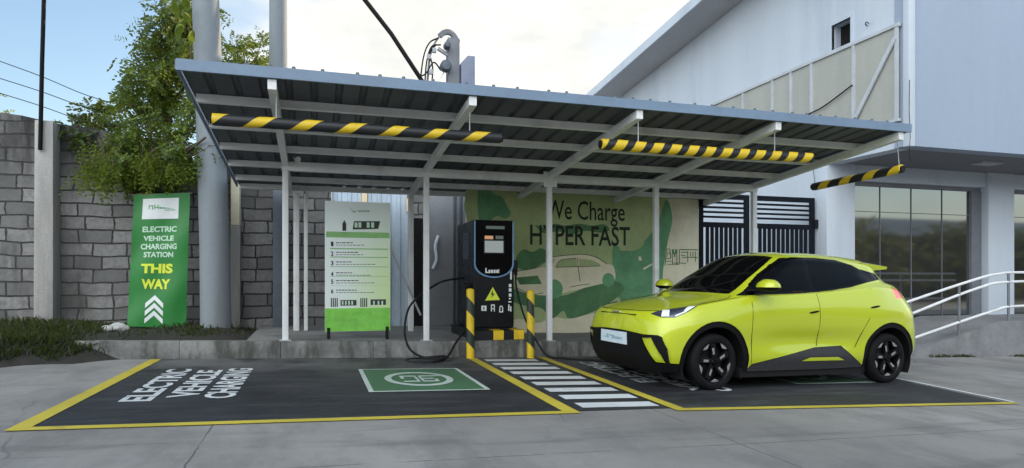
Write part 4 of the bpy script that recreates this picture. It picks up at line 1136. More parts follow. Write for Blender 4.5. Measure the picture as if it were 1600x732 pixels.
def limb(mb, a, b, r0, r1, bend=.15, n=5):
    a, b = Vector(a), Vector(b); o = Vector((random.uniform(-1,1),random.uniform(-1,1),random.uniform(-.3,.6)))*bend*(b-a).length
    pts = [a + (b-a)*(i/n) + o*math.sin(math.pi*i/n) for i in range(n+1)]
    mb.tube(pts, [r0+(r1-r0)*i/n for i in range(n+1)], 7); return pts
def tree(name, label, cat, base, fork, clumps, leafmats, nsp, leaf, group=None, r0=.12, hang=None):
    t = Thing(name, label, cat, base, group)
    mb = MB(); pts = limb(mb, base, fork, r0, r0*.6, .04)
    lv = [[], []]; lf = [[], []]
    tot = sum(c[3]*c[4]*c[5] for c in clumps) if clumps else 1
    for cx_, cy_, cz_, rx, ry, rz_ in clumps:
        c = Vector((cx_,cy_,cz_)); src = pts[random.randint(2, len(pts)-1)] if cz_ < fork[2] else Vector(fork)
        br = limb(mb, src, c, r0*.35, .018, .12)
        tw = []
        for k in range(max(4, int(16*rx))):
            u = Vector((random.gauss(0,1),random.gauss(0,1),random.gauss(0,1))).normalized()
            e = c + Vector((u.x*rx,u.y*ry,u.z*rz_))*random.uniform(.65,1.1); s_ = br[random.randint(2, len(br)-1)]
            tw.append((s_, e)); mb.tube([s_, s_.lerp(e,.5)+Vector((0,0,.05)), e], [.014,.009,.004], 5)
        n = int(nsp*rx*ry*rz_/tot)
        for k in range(n):
            s_, e = random.choice(tw); q = s_.lerp(e, random.uniform(.35,1.08)) + Vector((random.gauss(0,1)*rx,random.gauss(0,1)*ry,random.gauss(0,1)*rz_))*.13
            d = (q-c) + Vector((random.gauss(0,.3),random.gauss(0,.3),random.uniform(-.5,.2)))*rx
            i = 0 if random.random() < .62 else 1
            sprig(lv[i], lf[i], q, d, leaf*3.4, leaf, 10, .35)
    if hang:
        for k in range(hang[0]):
            x = random.uniform(hang[1], hang[2]); z = random.uniform(hang[3], hang[4]); y_ = random.uniform(hang[5], hang[6]); L = random.uniform(.15,.48)*(1 if x < -2.6 else .7)
            top_ = Vector((x,y_,z)); end = top_ + Vector((random.uniform(-.15,.15),random.uniform(-.2,.05),-L))
            mb.tube([top_, top_.lerp(end,.5)+Vector((.03,0,.03)), end], [.008,.006,.003], 4)
            for j in range(7):
                q = top_.lerp(end, j/6); sprig(lv[1], lf[1], q, Vector((random.uniform(-1,1),random.uniform(-1,.4),-.9)), leaf*2.6, leaf*.9, 8, .5)
    t.part('trunk', mb, m_bark, smooth=True)
    m2 = MB(); m2.v = lv[0]+lv[1]; k = len(lv[0]); m2.f = lf[0] + [tuple(i+k for i in q) for q in lf[1]]; m2.mi = [0]*len(lf[0]) + [1]*len(lf[1])
    me = bpy.data.meshes.new('crown'); me.from_pydata([tuple(v-t.loc) for v in m2.v], [], m2.f)
    for m in leafmats: me.materials.append(m)
    for p, i in zip(me.polygons, m2.mi): p.material_index = i
    o = bpy.data.objects.new('crown', me); COL.objects.link(o); o.parent = t.o
    return t
random.seed(21)
cl_ = [(-2.20,12.3,5.95,.55,.6,.5),(-2.55,12.2,5.35,.58,.7,.48),(-1.95,12.2,5.25,.50,.6,.5),(-2.3,12.2,4.9,.5,.5,.4),(-2.95,12.3,5.05,.30,.4,.30),(-2.75,12.1,4.55,.55,.6,.42),(-2.1,12.2,4.5,.50,.55,.5),(-3.0,12.2,4.1,.38,.5,.30),(-2.55,11.9,3.85,.55,.6,.45),(-1.95,11.7,3.75,.48,.5,.45),(-2.95,11.8,3.45,.38,.5,.33),(-2.35,11.6,3.2,.50,.5,.38),(-1.80,11.25,3.35,.28,.35,.36),(-2.85,11.5,3.1,.36,.4,.26),(-2.0,11.4,3.1,.30,.35,.24),(-3.12,11.7,3.05,.22,.3,.26),(-1.62,10.95,3.42,.24,.2,.34)]
tree('tree', 'leafy green tree hanging over the block wall beside the thick grey pole', 'tree', (-2.45,12.75,.3), (-2.45,12.6,4.2), cl_, (m_leaf, m_leaf_young), 2600, .072, None, .11,
     (80, -3.35, -1.8, 3.02, 3.35, 11.0, 11.8))
random.seed(5)
tree('tree', 'small yellow green tree between the two round poles behind the canopy', 'tree', (-1.5,15.2,.3), (-1.5,15.2,5.2), [(-1.75,15.2,6.15,.42,.5,.32),(-1.2,15.2,6.05,.40,.5,.38),(-1.5,15.2,5.7,.5,.5,.3),(-1.9,15,5.6,.3,.4,.3),(-1.1,15,5.6,.3,.4,.3)], (m_leaf_young, m_leaf), 500, .085, None, .09)
random.seed(9)
tree('shrub', 'dark shrub on top of the block wall left of the leafy tree', 'shrub', (-3.75,12.6,.3), (-3.75,12.6,3.6), [(-3.62,12.5,3.85,.30,.3,.26),(-3.4,12.4,3.6,.28,.3,.28),(-3.85,12.5,3.72,.22,.3,.2)], (m_leaf_dark, m_leaf), 300, .085, None, .05)
random.seed(13)
tree('tree', 'pale far treetop just above the block wall at the left edge of the picture', 'tree', (-9.8,22.5,.3), (-9.8,22.5,5.4), [(-9.9,22.5,6.3,.8,.8,.45),(-9.2,22.5,6.0,.7,.8,.4),(-10.6,22.5,6.4,.8,.8,.5)], (m_leaf_young, m_leaf), 420, .12, None, .12)
random.seed(31)
for k, (x, y, lab) in enumerate(((31,-15,'dark round tree across the yard nearest the canopy'),(38,-16.5,'dark broad tree in the middle of the row across the yard'),(46,-15.5,'dark low tree in the row across the yard'),(55,-16,'dark tree at the far end of the row across the yard'))):
    tree('tree', lab, 'tree', (x,y,-.7), (x,y,2.2), [(x-2,y,2.6,2.2,1.6,1.7),(x+1.8,y,2.9,2.4,1.6,1.8),(x,y+.5,3.9,2.2,1.6,1.3),(x+.2,y+1,1.4,3.4,1.5,1.4)], (m_leaf_far, m_leaf_far), 1000, .32, 'trees across the yard', .25)
random.seed(15)
# broad leaves against the thick pole
bl = Thing('climbing_plant', 'broad yellow green leaves clinging to the thick grey pole above the canopy', 'plant', (-1.80,11.2,5.0))
lm = MB()
for k in range(9):
    b0 = Vector((-1.90+random.uniform(-.14,.06), 11.05+random.uniform(-.08,.05), 4.82+.085*k)); d = Vector((random.uniform(-.2,.22),-.25,random.uniform(.2,.5))).normalized()*random.uniform(.2,.34); w = d.cross(Vector((0,1,.1))).normalized()*.055
    lm.add([b0, b0+d*.35+w, b0+d*.7+w*.7, b0+d-Vector((0,.02,.06)), b0+d*.7-w*.7, b0+d*.35-w], [(0,1,2,3,4,5)])
bl.part('leaves', lm, m_leaf_young); bl.part('stem', MB().tube([(-1.83,11.13,4.0),(-1.86,11.1,4.9),(-1.9,11.08,5.5)], .012, 5), m_bark)

def grass(name, label, n, fn, h, mats, seed):
    random.seed(seed); v = []; f = []
    for k in range(n):
        p = fn()
        if p is None: continue
        hh = h*random.uniform(.4,1.2); d = Vector((random.gauss(0,.45),random.gauss(0,.45),1)).normalized(); w = Vector((random.uniform(-1,1),random.uniform(-1,1),0)).normalized()*random.uniform(.005,.014)
        o = len(v); v += [p-w, p+w, p+d*hh*.6+w*.8+Vector((0,0,0)), p+d*hh+Vector((d.x,d.y,-.3))*hh*.3, p+d*hh*.6-w*.8]; f.append((o,o+1,o+2,o+3,o+4))
    me = bpy.data.meshes.new(name); me.from_pydata([tuple(q) for q in v], [], f); me.materials.append(mats)
    o = bpy.data.objects.new(name, me); COL.objects.link(o); return tag(o, label, 'grass', None, 'stuff')
def corner():
    x = random.uniform(-7,-2.2); y = random.uniform(8.7,11.9)
    edge = 8.70 + .72*max(0,min(1,(x+3.6)/1.0)) + .10*math.sin(x*5)+.06*math.sin(x*13)
    if y < edge or (x > -3.3 and y > 9.5 and random.random() < .25+.72*min(1,(x+3.3)/.5)) or (y > 10.6 and random.random() < .6): return None
    return Vector((x, y, bank(x,y)-.01))
grass('weeds', 'dark overgrown weeds in the left corner spilling over the kerb', 24000, corner, .14, m_grass, 3)
def strip():
    x = random.uniform(-2.6,-.1); y = random.uniform(10.2,12.1)
    if random.random() > .12+.75*max(0,math.sin(x*4+y*2))*(1 if x > -2.1 else .35): return None
    return Vector((x, y, bank(x,y)-.01))
grass('weeds', 'patchy grass growing round the foot of the thick grey pole', 3000, strip, .10, m_grass, 4)
def rampfoot():
    x = random.choice((10.9,11.35,11.5,12.9)) + random.gauss(0,.13); return Vector((x, 8.97-abs(random.gauss(0,.05)), G(x)-.005))
grass('weeds', 'small dark weeds along the foot of the ramp', 260, rampfoot, .07, m_grass, 6)

# ------------------------------------------------------------------ the lime hatchback
RINGS=[
# A bottom
[(.10,0,.20),(.10,.35,.20),(.14,.60,.20),(.24,.73,.20),(.38,.78,.20),(.70,.80,.20),(1.1,.81,.19),(1.6,.81,.19),(2.1,.81,.19),(2.65,.81,.20),(3.2,.80,.22),(3.52,.76,.26),(3.64,.66,.27),(3.68,.4,.28),(3.69,0,.28)],
[(.02,0,.33),(.03,.35,.33),(.08,.62,.32),(.17,.755,.32),(.36,.81,.32),(.70,.83,.33),(1.1,.835,.33),(1.6,.835,.33),(2.1,.835,.33),(2.65,.835,.33),(3.2,.835,.33),(3.58,.79,.35),(3.71,.68,.36),(3.75,.4,.37),(3.76,0,.37)],
[(-.01,0,.50),(0,.35,.50),(.05,.63,.50),(.14,.765,.5),(.34,.825,.5),(.7,.85,.5),(1.1,.836,.5),(1.6,.808,.5),(2.1,.800,.5),(2.65,.822,.5),(3.2,.857,.5),(3.6,.80,.5),(3.74,.69,.5),(3.78,.4,.5),(3.79,0,.5)],
[(-.005,0,.66),(.005,.35,.66),(.06,.62,.66),(.15,.755,.66),(.34,.825,.66),(.7,.863,.68),(1.1,.85,.68),(1.6,.838,.68),(2.1,.833,.68),(2.65,.845,.69),(3.2,.862,.70),(3.6,.79,.70),(3.72,.68,.70),(3.76,.4,.70),(3.77,0,.70)],
[(.02,0,.765),(.035,.35,.765),(.10,.60,.765),(.20,.73,.77),(.38,.80,.79),(.7,.835,.82),(1.1,.84,.85),(1.6,.838,.87),(2.1,.833,.88),(2.65,.838,.90),(3.2,.85,.90),(3.56,.775,.88),(3.68,.67,.87),(3.72,.4,.87),(3.73,0,.87)],
[(.07,0,.80),(.09,.35,.805),(.17,.58,.815),(.29,.70,.83),(.46,.765,.86),(.72,.79,.90),(1.1,.805,.945),(1.6,.805,.98),(2.1,.80,1.01),(2.65,.80,1.05),(3.15,.795,1.08),(3.48,.72,1.04),(3.60,.62,1.02),(3.66,.4,1.01),(3.67,0,1.0)],
[(.45,0,.91),(.47,.33,.905),(.52,.52,.90),(.60,.62,.90),(.74,.69,.92),(.90,.735,.945),(1.12,.765,.985),(1.6,.765,1.01),(2.1,.76,1.04),(2.65,.75,1.10),(3.12,.73,1.15),(3.40,.67,1.14),(3.52,.58,1.13),(3.58,.38,1.12),(3.60,0,1.12)],
[(.93,0,1.0),(.94,.3,.998),(.97,.5,.995),(1.00,.62,.99),(1.04,.69,.99),(1.12,.715,1.0),(1.25,.735,1.01),(1.65,.735,1.03),(2.12,.73,1.06),(2.65,.715,1.12),(3.08,.69,1.18),(3.34,.63,1.19),(3.46,.54,1.19),(3.52,.36,1.19),(3.54,0,1.19)],
[(1.33,0,1.24),(1.34,.27,1.237),(1.37,.46,1.23),(1.40,.57,1.22),(1.44,.635,1.21),(1.5,.66,1.21),(1.58,.675,1.215),(1.8,.675,1.23),(2.15,.665,1.245),(2.62,.65,1.26),(3.0,.625,1.275),(3.27,.57,1.285),(3.38,.49,1.285),(3.44,.33,1.29),(3.45,0,1.29)],
[(1.74,0,1.465),(1.75,.25,1.46),(1.77,.42,1.45),(1.79,.52,1.435),(1.82,.575,1.42),(1.86,.595,1.42),(1.92,.605,1.425),(2.02,.605,1.43),(2.25,.595,1.435),(2.6,.58,1.43),(2.93,.56,1.418),(3.2,.52,1.395),(3.3,.45,1.388),(3.36,.3,1.39),(3.37,0,1.393)],
[(1.86,0,1.495),(1.87,.24,1.492),(1.89,.38,1.485),(1.91,.46,1.472),(1.94,.50,1.465),(1.98,.515,1.465),(2.05,.52,1.47),(2.12,.52,1.475),(2.3,.515,1.478),(2.6,.50,1.474),(2.9,.485,1.462),(3.14,.455,1.443),(3.22,.40,1.436),(3.27,.27,1.438),(3.28,0,1.441)],
[(2.0,0,1.510),(2.0,0,1.510),(2.02,0,1.511),(2.05,0,1.512),(2.1,0,1.514),(2.15,0,1.516),(2.2,0,1.518),(2.28,0,1.52),(2.4,0,1.521),(2.6,0,1.517),(2.8,0,1.504),(2.95,0,1.49),(3.0,0,1.483),(3.05,0,1.478),(3.05,0,1.478)],
]
def herm(P,t,n,mirror=False):
    """non-uniform Catmull-Rom along axis 0 of P at knots t, n samples per span"""
    P=np.asarray(P,float); N=len(P); M=np.zeros_like(P)
    for i in range(N):
        if 0<i<N-1:
            h0=t[i]-t[i-1];h1=t[i+1]-t[i]
            M[i]=((P[i]-P[i-1])/h0*h1+(P[i+1]-P[i])/h1*h0)/(h0+h1)
        elif i==0: M[i]=(P[1]-P[0])/(t[1]-t[0])
        else: M[i]=(P[-1]-P[-2])/(t[-1]-t[-2])
    if mirror:
        for i in (0,N-1): M[i][...,0]=0; M[i][...,2]=0
    out=[]
    for i in range(N-1):
        h=t[i+1]-t[i]
        for k in range(n):
            s=k/n
            out.append((2*s**3-3*s*s+1)*P[i]+(s**3-2*s*s+s)*h*M[i]+(-2*s**3+3*s*s)*P[i+1]+(s**3-s*s)*h*M[i+1])
    out.append(P[-1]); return np.array(out)
CARK, CARPSI = 1.067, R(4.7)
car_o = Vector((3.387, 6.9376, 0.0253))
CAR = Thing('electric_car', 'lime green electric hatchback with black glass parked on the right charging bay', 'car', (0, 0, 0))
CAR.o.location = car_o
CAR.o.rotation_euler = Euler((0, math.atan(SLOPE*math.cos(CARPSI)), CARPSI), 'XYZ')
def cw_(u, w, z): return Vector((CARK*u, -CARK*w, CARK*z))       # local: u back from the nose, w towards the driver's side, z up
RG = np.array(RINGS, float)
# rear end a little fuller
for r in range(0, 7):
    for c in (11, 12, 13, 14): RG[r, c, 0] += .06
def car_surface(nc, nr):
    d = np.linalg.norm(np.diff(RG[:-1], axis=1), axis=2).mean(0); tcol = np.concatenate([[0], np.cumsum(np.maximum(d, .02))])
    Q = herm(RG.transpose(1,0,2), tcol, nc, True).transpose(1,0,2)
    d = np.linalg.norm(np.diff(Q, axis=0), axis=2).mean(1); tring = np.concatenate([[0], np.cumsum(np.maximum(d, .02))])
    Q = herm(Q, tring, nr); Q[...,1] = np.maximum(Q[...,1], 0); return Q
Q = car_surface(9, 7)
cbm = bmesh.new()
nr_, nc_ = Q.shape[:2]
vv = [[cbm.verts.new(Q[i,j]) for j in range(nc_)] for i in range(nr_)]
for i in range(nr_-1):
    for j in range(nc_-1): cbm.faces.new((vv[i][j], vv[i][j+1], vv[i+1][j+1], vv[i+1][j]))
bmesh.ops.remove_doubles(cbm, verts=cbm.verts, dist=1e-4)
bmesh.ops.dissolve_degenerate(cbm, dist=1e-4, edges=cbm.edges)
bmesh.ops.recalc_face_normals(cbm, faces=cbm.faces)
cbm.normal_update()
if sum(f.normal.y for f in cbm.faces) < 0: bmesh.ops.reverse_faces(cbm, faces=cbm.faces)
cbm.normal_update()
lay = cbm.faces.layers.int.new('region')
def basis(kind):
    if kind == 'side': return Vector((1,0,0)), Vector((0,0,1)), Vector((0,1,0))
    if kind == 'front': return Vector((0,1,0)), Vector((0,0,1)), Vector((-1,0,0))
    if kind == 'top': return Vector((1,0,0)), Vector((0,1,0)), Vector((0,0,1))
    if kind == 'rear': return Vector((.55,-.83,0)).normalized(), Vector((0,0,1)), Vector((.83,.55,0)).normalized()
    return Vector((.62,.78,0)).normalized(), Vector((0,0,1)), Vector((-.78,.62,0)).normalized()
def inside(p, poly):
    x, y = p; c = False; n = len(poly)
    for i in range(n):
        x1, y1 = poly[i]; x2, y2 = poly[i-1]
        if (y1 > y) != (y2 > y) and x < (x2-x1)*(y-y1)/(y2-y1)+x1: c = not c
    return c
def cut(poly, kind, rid, pred=lambda c, n: True, minn=.12, only=None):
    """cut an outline into the body shell along one direction and mark the faces inside it"""
    e1, e2, dr = basis(kind)
    ok = lambda f: f.normal.dot(dr) > minn and pred(f.calc_center_median(), f.normal)
    n = len(poly)
    for i in range(n):
        a, b_ = Vector(poly[i-1]), Vector(poly[i])
        if (b_-a).length < 1e-6: continue
        t = (b_-a).normalized(); nm = e1*(-t.y) + e2*t.x
        m = .02; lo = (min(a.x,b_.x)-m, min(a.y,b_.y)-m); hi = (max(a.x,b_.x)+m, max(a.y,b_.y)+m)
        fs = []
        for f in cbm.faces:
            if f.normal.dot(dr) <= minn-.1: continue
            ps = [(v.co.dot(e1), v.co.dot(e2)) for v in f.verts]
            if min(p[0] for p in ps) <= hi[0] and max(p[0] for p in ps) >= lo[0] and min(p[1] for p in ps) <= hi[1] and max(p[1] for p in ps) >= lo[1] and pred(f.calc_center_median(), f.normal): fs.append(f)
        geom = set(fs)
        for f in fs: geom.update(f.edges); geom.update(f.verts)
        if fs: bmesh.ops.bisect_plane(cbm, geom=list(geom), plane_co=e1*a.x+e2*a.y, plane_no=nm, dist=1e-5)
    cbm.normal_update()
    for f in cbm.faces:
        if (only is None or f[lay] in only) and ok(f):
            c = f.calc_center_median()
            if inside((c.dot(e1), c.dot(e2)), poly): f[lay] = rid
def circ(cx_, cz_, r, n=36): return [(cx_+r*math.cos(2*math.pi*i/n), cz_+r*math.sin(2*math.pi*i/n)) for i in range(n)]
WF, WR_, WZ = (.70, .295), (3.20, .295), .295
low = lambda c, n: c.z < 1.0
# 1 windscreen 2 side window 3 quarter window 4 grille 5 fang 6 headlight 7 tail lamp 8 sill cladding 9 sill insert 10 arch trim 11 gone 12 front door 13 rear door 14 bonnet 15 tailgate glass
cut([(-.0+.962,-.01),(.972,.3),(.995,.5),(1.025,.605),(1.12,.592),(1.40,.553),(1.60,.520),(1.745,.478),(1.735,.25),(1.728,-.01)], 'top', 1, lambda c, n: c.z > .95 and c.x < 1.8 and abs(n.y) < .80, .05)
sidew = [(1.07,1.012),(1.33,1.165),(1.66,1.352),(1.80,1.403),(1.95,1.416),(2.25,1.422),(2.57,1.412),(2.80,1.365),(2.92,1.315),(2.935,1.19),(2.70,1.140),(2.35,1.085),(1.85,1.045),(1.40,1.022)]
up = lambda c, n: c.z > .96
cut([(1.035,.985)] + [(1.04,1.012)] + [(1.62,1.372),(1.78,1.425),(1.95,1.438),(2.25,1.444),(2.58,1.433),(2.83,1.380),(2.945,1.335),(3.0,1.33),(3.26,1.285),(3.27,1.225),(2.97,1.176),(2.70,1.118),(2.35,1.065),(1.85,1.026),(1.40,1.004)], 'side', 16, up, .36)
cut([(1.07,1.012),(1.235,1.11),(1.235,1.017)], 'side', 16, up, .35)
cut([(1.25,1.022),(1.25,1.115),(1.66,1.352),(1.80,1.403),(1.95,1.416),(2.03,1.418),(2.06,1.063),(1.85,1.047),(1.40,1.026)], 'side', 2, up, .35)
cut([(2.14,1.070),(2.11,1.419),(2.25,1.422),(2.57,1.412),(2.80,1.365),(2.89,1.325),(2.905,1.19),(2.70,1.140),(2.35,1.088)], 'side', 3, up, .35)
cut([(-.01,.585),(.21,.583),(.52,.562),(.69,.566),(.728,.55),(.764,.433),(.762,.36),(.752,.283),(.83,.283),(.83,.17),(-.01,.17)], 'front', 4, low, .10)
cut([(-.1,.283),(.345,.283),(.345,.15),(-.1,.15)], 'side', 4, low, .10)
cut([(.50,.525),(.63,.537),(.715,.37),(.732,.287),(.635,.287)], 'front', 5, low, .10)
E1 = Vector((.62,.78,0)).normalized()
hp = lambda u, w, z: ((Vector((u,w,0))).dot(E1), z)
cut([hp(.085,.545,.776), hp(.15,.585,.806), hp(.25,.637,.829), hp(.46,.752,.868), hp(.49,.771,.866), hp(.36,.785,.806), hp(.23,.765,.749), hp(.13,.677,.745)], 'diag', 6, low, .05)
cut([(3.31,1.125),(3.47,1.10),(3.475,1.0),(3.315,1.0)], 'side', 7, lambda c, n: c.z > .9 and c.x > 3.1, .15)
cut([(1.10,.20),(1.16,.268),(2.05,.435),(2.44,.452),(2.66,.30),(2.80,.215),(2.80,.17),(1.10,.17)], 'side', 8, low, .2)
cut([(1.85,.288),(1.97,.325),(2.39,.325),(2.49,.288)], 'side', 9, low, .2)
for cx_, cz_ in (WF, WR_):
    cut(circ(cx_, cz_, .425), 'side', 10, low, .1)
    cut(circ(cx_, cz_, .365), 'side', 11, low, .1)
    cut([(cx_-.425,cz_),(cx_+.425,cz_),(cx_+.415,.10),(cx_-.415,.10)], 'side', 10, low, .1, (0, 8))
    cut([(cx_-.365,cz_),(cx_+.365,cz_),(cx_+.36,.10),(cx_-.36,.10)], 'side', 11, low, .1)
fd = [(1.158,.27),(1.148,.45),(1.145,.60),(1.150,.76),(1.156,.90),(1.16,1.000),(2.08,1.035),(2.10,.75),(2.08,.43),(1.55,.35)]
cut(fd, 'side', 12, low, .2, (0,))
cut([(2.09,.43),(2.11,.75),(2.09,1.035),(2.70,1.085),(2.92,1.12),(2.86,.78),(2.74,.62),(2.62,.40),(2.44,.46)], 'side', 13, lambda c, n: c.z < 1.12, .2, (0,))
cut([(.055,-.01),(.07,.35),(.13,.55),(.26,.645),(.55,.70),(.80,.685),(1.0,.655),(.985,.50),(.955,.3),(.945,-.01)], 'top', 14, lambda c, n: .77 < c.z < 1.02 and c.x < 1.02, .3, (0,))
cut([(-.01,1.22),(.42,1.22),(.36,1.345),(-.01,1.355)], 'front', 15, lambda c, n: False, .0)
for f in cbm.faces:
    c = f.calc_center_median()
    if f[lay] == 0 and c.x > 3.3 and c.z > 1.19 and c.z < 1.36 and f.normal.x > .5 and c.y < .5: f[lay] = 15
def region(ids, flip=False):
    """faces of some regions as plain lists in car coordinates"""
    vs, fs, ix = [], [], {}
    for f in cbm.faces:
        if f[lay] in ids:
            q = []
            for v in f.verts:
                if v.index not in ix: ix[v.index] = len(vs); vs.append(v.co.copy())
                q.append(ix[v.index])
            fs.append(q)
    if flip: vs = [Vector((v.x,-v.y,v.z)) for v in vs]; fs = [q[::-1] for q in fs]
    return vs, fs
def carmesh(name, vs, fs, mat, parent=None, thick=0.0, out=0.0, sharp=50, weld=True):
    me = bpy.data.meshes.new(name)
    bm = bmesh.new(); V = [bm.verts.new(cw_(*v)) for v in vs]
    for q in fs:
        try: bm.faces.new([V[i] for i in q])
        except ValueError: pass
    if weld: bmesh.ops.remove_doubles(bm, verts=bm.verts, dist=2e-4)
    bmesh.ops.recalc_face_normals(bm, faces=bm.faces) if thick == -1 else None
    bm.normal_update()
    if out:
        nn = {v: v.normal.copy() for v in bm.verts}
        for v in bm.verts: v.co += nn[v]*out
    if thick > 0:
        bmesh.ops.solidify(bm, geom=bm.faces[:], thickness=thick)
    bm.to_mesh(me); bm.free()
    me.materials.append(mat)
    for p in me.polygons: p.use_smooth = True
    me.set_sharp_from_angle(angle=R(sharp))
    o = bpy.data.objects.new(name, me); COL.objects.link(o); o.parent = parent or CAR.o
    return o
cbm.verts.index_update()
def sub(vs, fs):
    ix = {}; o = []
    for q in fs:
        for i in q:
            if i not in ix: ix[i] = len(o); o.append(vs[i])
    return o, [[ix[i] for i in q] for q in fs]
def both(ids):
    a, fa_ = region(ids); b_, fb = region(ids, True); k = len(a)
    return a+b_, fa_ + [[i+k for i in q] for q in fb]
body = carmesh('body', *both((0, 5, 9)), m_paint)
carmesh('windscreen', *both((1,)), m_carglass, out=-.004)
carmesh('bonnet', *both((14,)), m_paint)
carmesh('rear_window', *both((15,)), m_carglass)
carmesh('front_grille', *both((4,)), m_trim, out=-.02)
for flip in (False, True):
    carmesh('window_surround', *region((16,), flip), m_gloss_black)
    carmesh('sill_cladding', *region((8,), flip), m_clad, out=.006)
    av, af = region((10,), flip)
    for lo_, hi_ in ((0, 2), (2, 4)): carmesh('arch_trim', *sub(av, [q for q in af if lo_ < av[q[0]].x < hi_]), m_trim, out=.012)
    d1 = carmesh('front_door', *region((12,), flip), m_paint); carmesh('window', *region((2,), flip), m_carglass, d1, out=-.0015)
    d2 = carmesh('rear_door', *region((13,), flip), m_paint); carmesh('window', *region((3,), flip), m_carglass, d2, out=-.0015)
    hl = carmesh('headlight', *region((6,), flip), m_lens, out=-.004)
    tl = carmesh('tail_lamp', *region((7,), flip), m_tail, out=.006)
    s_ = -1 if flip else 1
    # bright strips inside the headlight
    def surf(u, z, kind='side'):
        best = min((abs(v.co.x-u)+abs(v.co.z-z), v.index) for v in cbm.verts if v.co.y > .3); cbm.verts.ensure_lookup_table(); return cbm.verts[best[1]].co.y
    cbm.verts.ensure_lookup_table()
    def nearest(u, w, z, off=.004):
        q = Vector((u,w,z)); v = min(cbm.verts, key=lambda v: (v.co-q).length_squared); return v.co + v.normal*off
    cbm.normal_update()
    def strip(pts, wdt):
        m = MB()
        for i in range(len(pts)-1):
            a, b_ = Vector(pts[i]), Vector(pts[i+1]); n = 6
            for k in range(n):
                p, q = a.lerp(b_, k/n), a.lerp(b_, (k+1)/n); h_ = Vector((0,0,wdt/2))
                m.add([p-h_, q-h_, q+h_, p+h_], [(0,1,2,3)])
        return m
    def proj_strip(quad, n=6):
        """quad of body points, laid on the lamp surface"""
        m = MB(); A = [Vector(p) for p in quad]; vs = []
        for j in range(n+1):
            for i in range(n+1):
                p = A[0].lerp(A[1], i/n).lerp(A[3].lerp(A[2], i/n), j/n)
                v = min(cbm.verts, key=lambda v: (v.co-p).length_squared)
                p = p - v.normal*((p-v.co).dot(v.normal)) + v.normal*.006
                vs.append(Vector((p.x, p.y*s_, p.z)))
        m.add(vs, [(j*(n+1)+i, j*(n+1)+i+1, (j+1)*(n+1)+i+1, (j+1)*(n+1)+i) for j in range(n) for i in range(n)]); return m
    a = proj_strip([(.13,.672,.749),(.185,.725,.752),(.235,.665,.815),(.19,.61,.80)])
    b2 = proj_strip([(.235,.762,.755),(.36,.783,.810),(.36,.775,.822),(.235,.755,.767)])
    c2_ = proj_strip([(.33,.760,.808),(.37,.780,.818),(.475,.766,.862),(.42,.728,.856)])
    for m in (a, b2, c2_): a_ = carmesh('light_strip', m.v, m.f, m_lens_white, hl, weld=False)
    # door seams and hidden handles
    def on_side(u, z, off=.0022):
        best = None
        for v in cbm.verts:
            if v.co.y > .45:
                d = (v.co.x-u)**2 + (v.co.z-z)**2
                if best is None or d < best[0]: best = (d, v)
        v = best[1]; n = v.normal
        y = v.co.y - ((u-v.co.x)*n.x + (z-v.co.z)*n.z)/max(.3, n.y)
        return Vector((u, (y+off)*s_, z))
    def seam(pts, d, r=.003):
        P = []
        for i in range(len(pts)-1):
            for k in range(6):
                t = k/6; P.append(on_side(pts[i][0]*(1-t)+pts[i+1][0]*t, pts[i][1]*(1-t)+pts[i+1][1]*t))
        P.append(on_side(*pts[-1]))
        for _ in range(12): P = [P[0]] + [Vector((P[i].x, (P[i-1].y+2*P[i].y+P[i+1].y)/4, P[i].z)) for i in range(1, len(P)-1)] + [P[-1]]
        P = catmull([P[i] for i in range(0, len(P), 3)], 4)
        m = MB().tube(P, r, 5); carmesh('door_seam', m.v, m.f, m_void, d, weld=False)
    seam([(1.158,.28),(1.148,.45),(1.145,.60),(1.150,.76),(1.156,.90),(1.16,.995)], d1); seam([(2.085,.45),(2.098,.60),(2.104,.75),(2.098,.90),(2.085,1.03)], d1)
    seam([(2.92,1.11),(2.86,.80),(2.76,.64),(2.64,.43)], d2)
    for u0, z0, d in ((2.015,.815,d1),(2.93,.885,d2)):
        P = [on_side(u0-.075+.15*k/6, z0+.004*k, .0) for k in range(7)]; m = MB().tube(P, [.003,.010,.012,.012,.012,.010,.003], 6); carmesh('door_handle', m.v, m.f, m_trim, d, weld=False)
    # wing mirror
    mv = MB(); vs = []; nU, nV = 14, 10
    for i in range(nU+1):
        for j in range(nV):
            t = math.pi*i/nU; p = 2*math.pi*j/nV
            r_ = math.sin(t)**.8
            y_ = .80 + .125*(1-math.cos(t)); x_ = 1.27 + .115*r_*math.cos(p) + .03*(y_-.8); z_ = 1.080 + (.092*r_*math.sin(p) if math.sin(p) > 0 else .045*r_*math.sin(p)) + .015*(y_-.8)
            vs.append(Vector((x_, y_*s_, z_)))
    fsu = []; fsl = []
    for i in range(nU):
        for j in range(nV):
            q = [i*nV+j, i*nV+(j+1)%nV, (i+1)*nV+(j+1)%nV, (i+1)*nV+j]
            (fsu if j < 5 else fsl).append(q if s_ > 0 else q[::-1])
    mir = carmesh('wing_mirror', vs, fsu, m_paint); carmesh('mirror_base', vs, fsl, m_trim, mir)
    m = MB().bar((1.22,.70*s_,1.045),(1.27,.86*s_,1.058), .09, .022); carmesh('mirror_arm', m.v, m.f, m_trim, mir, weld=False)
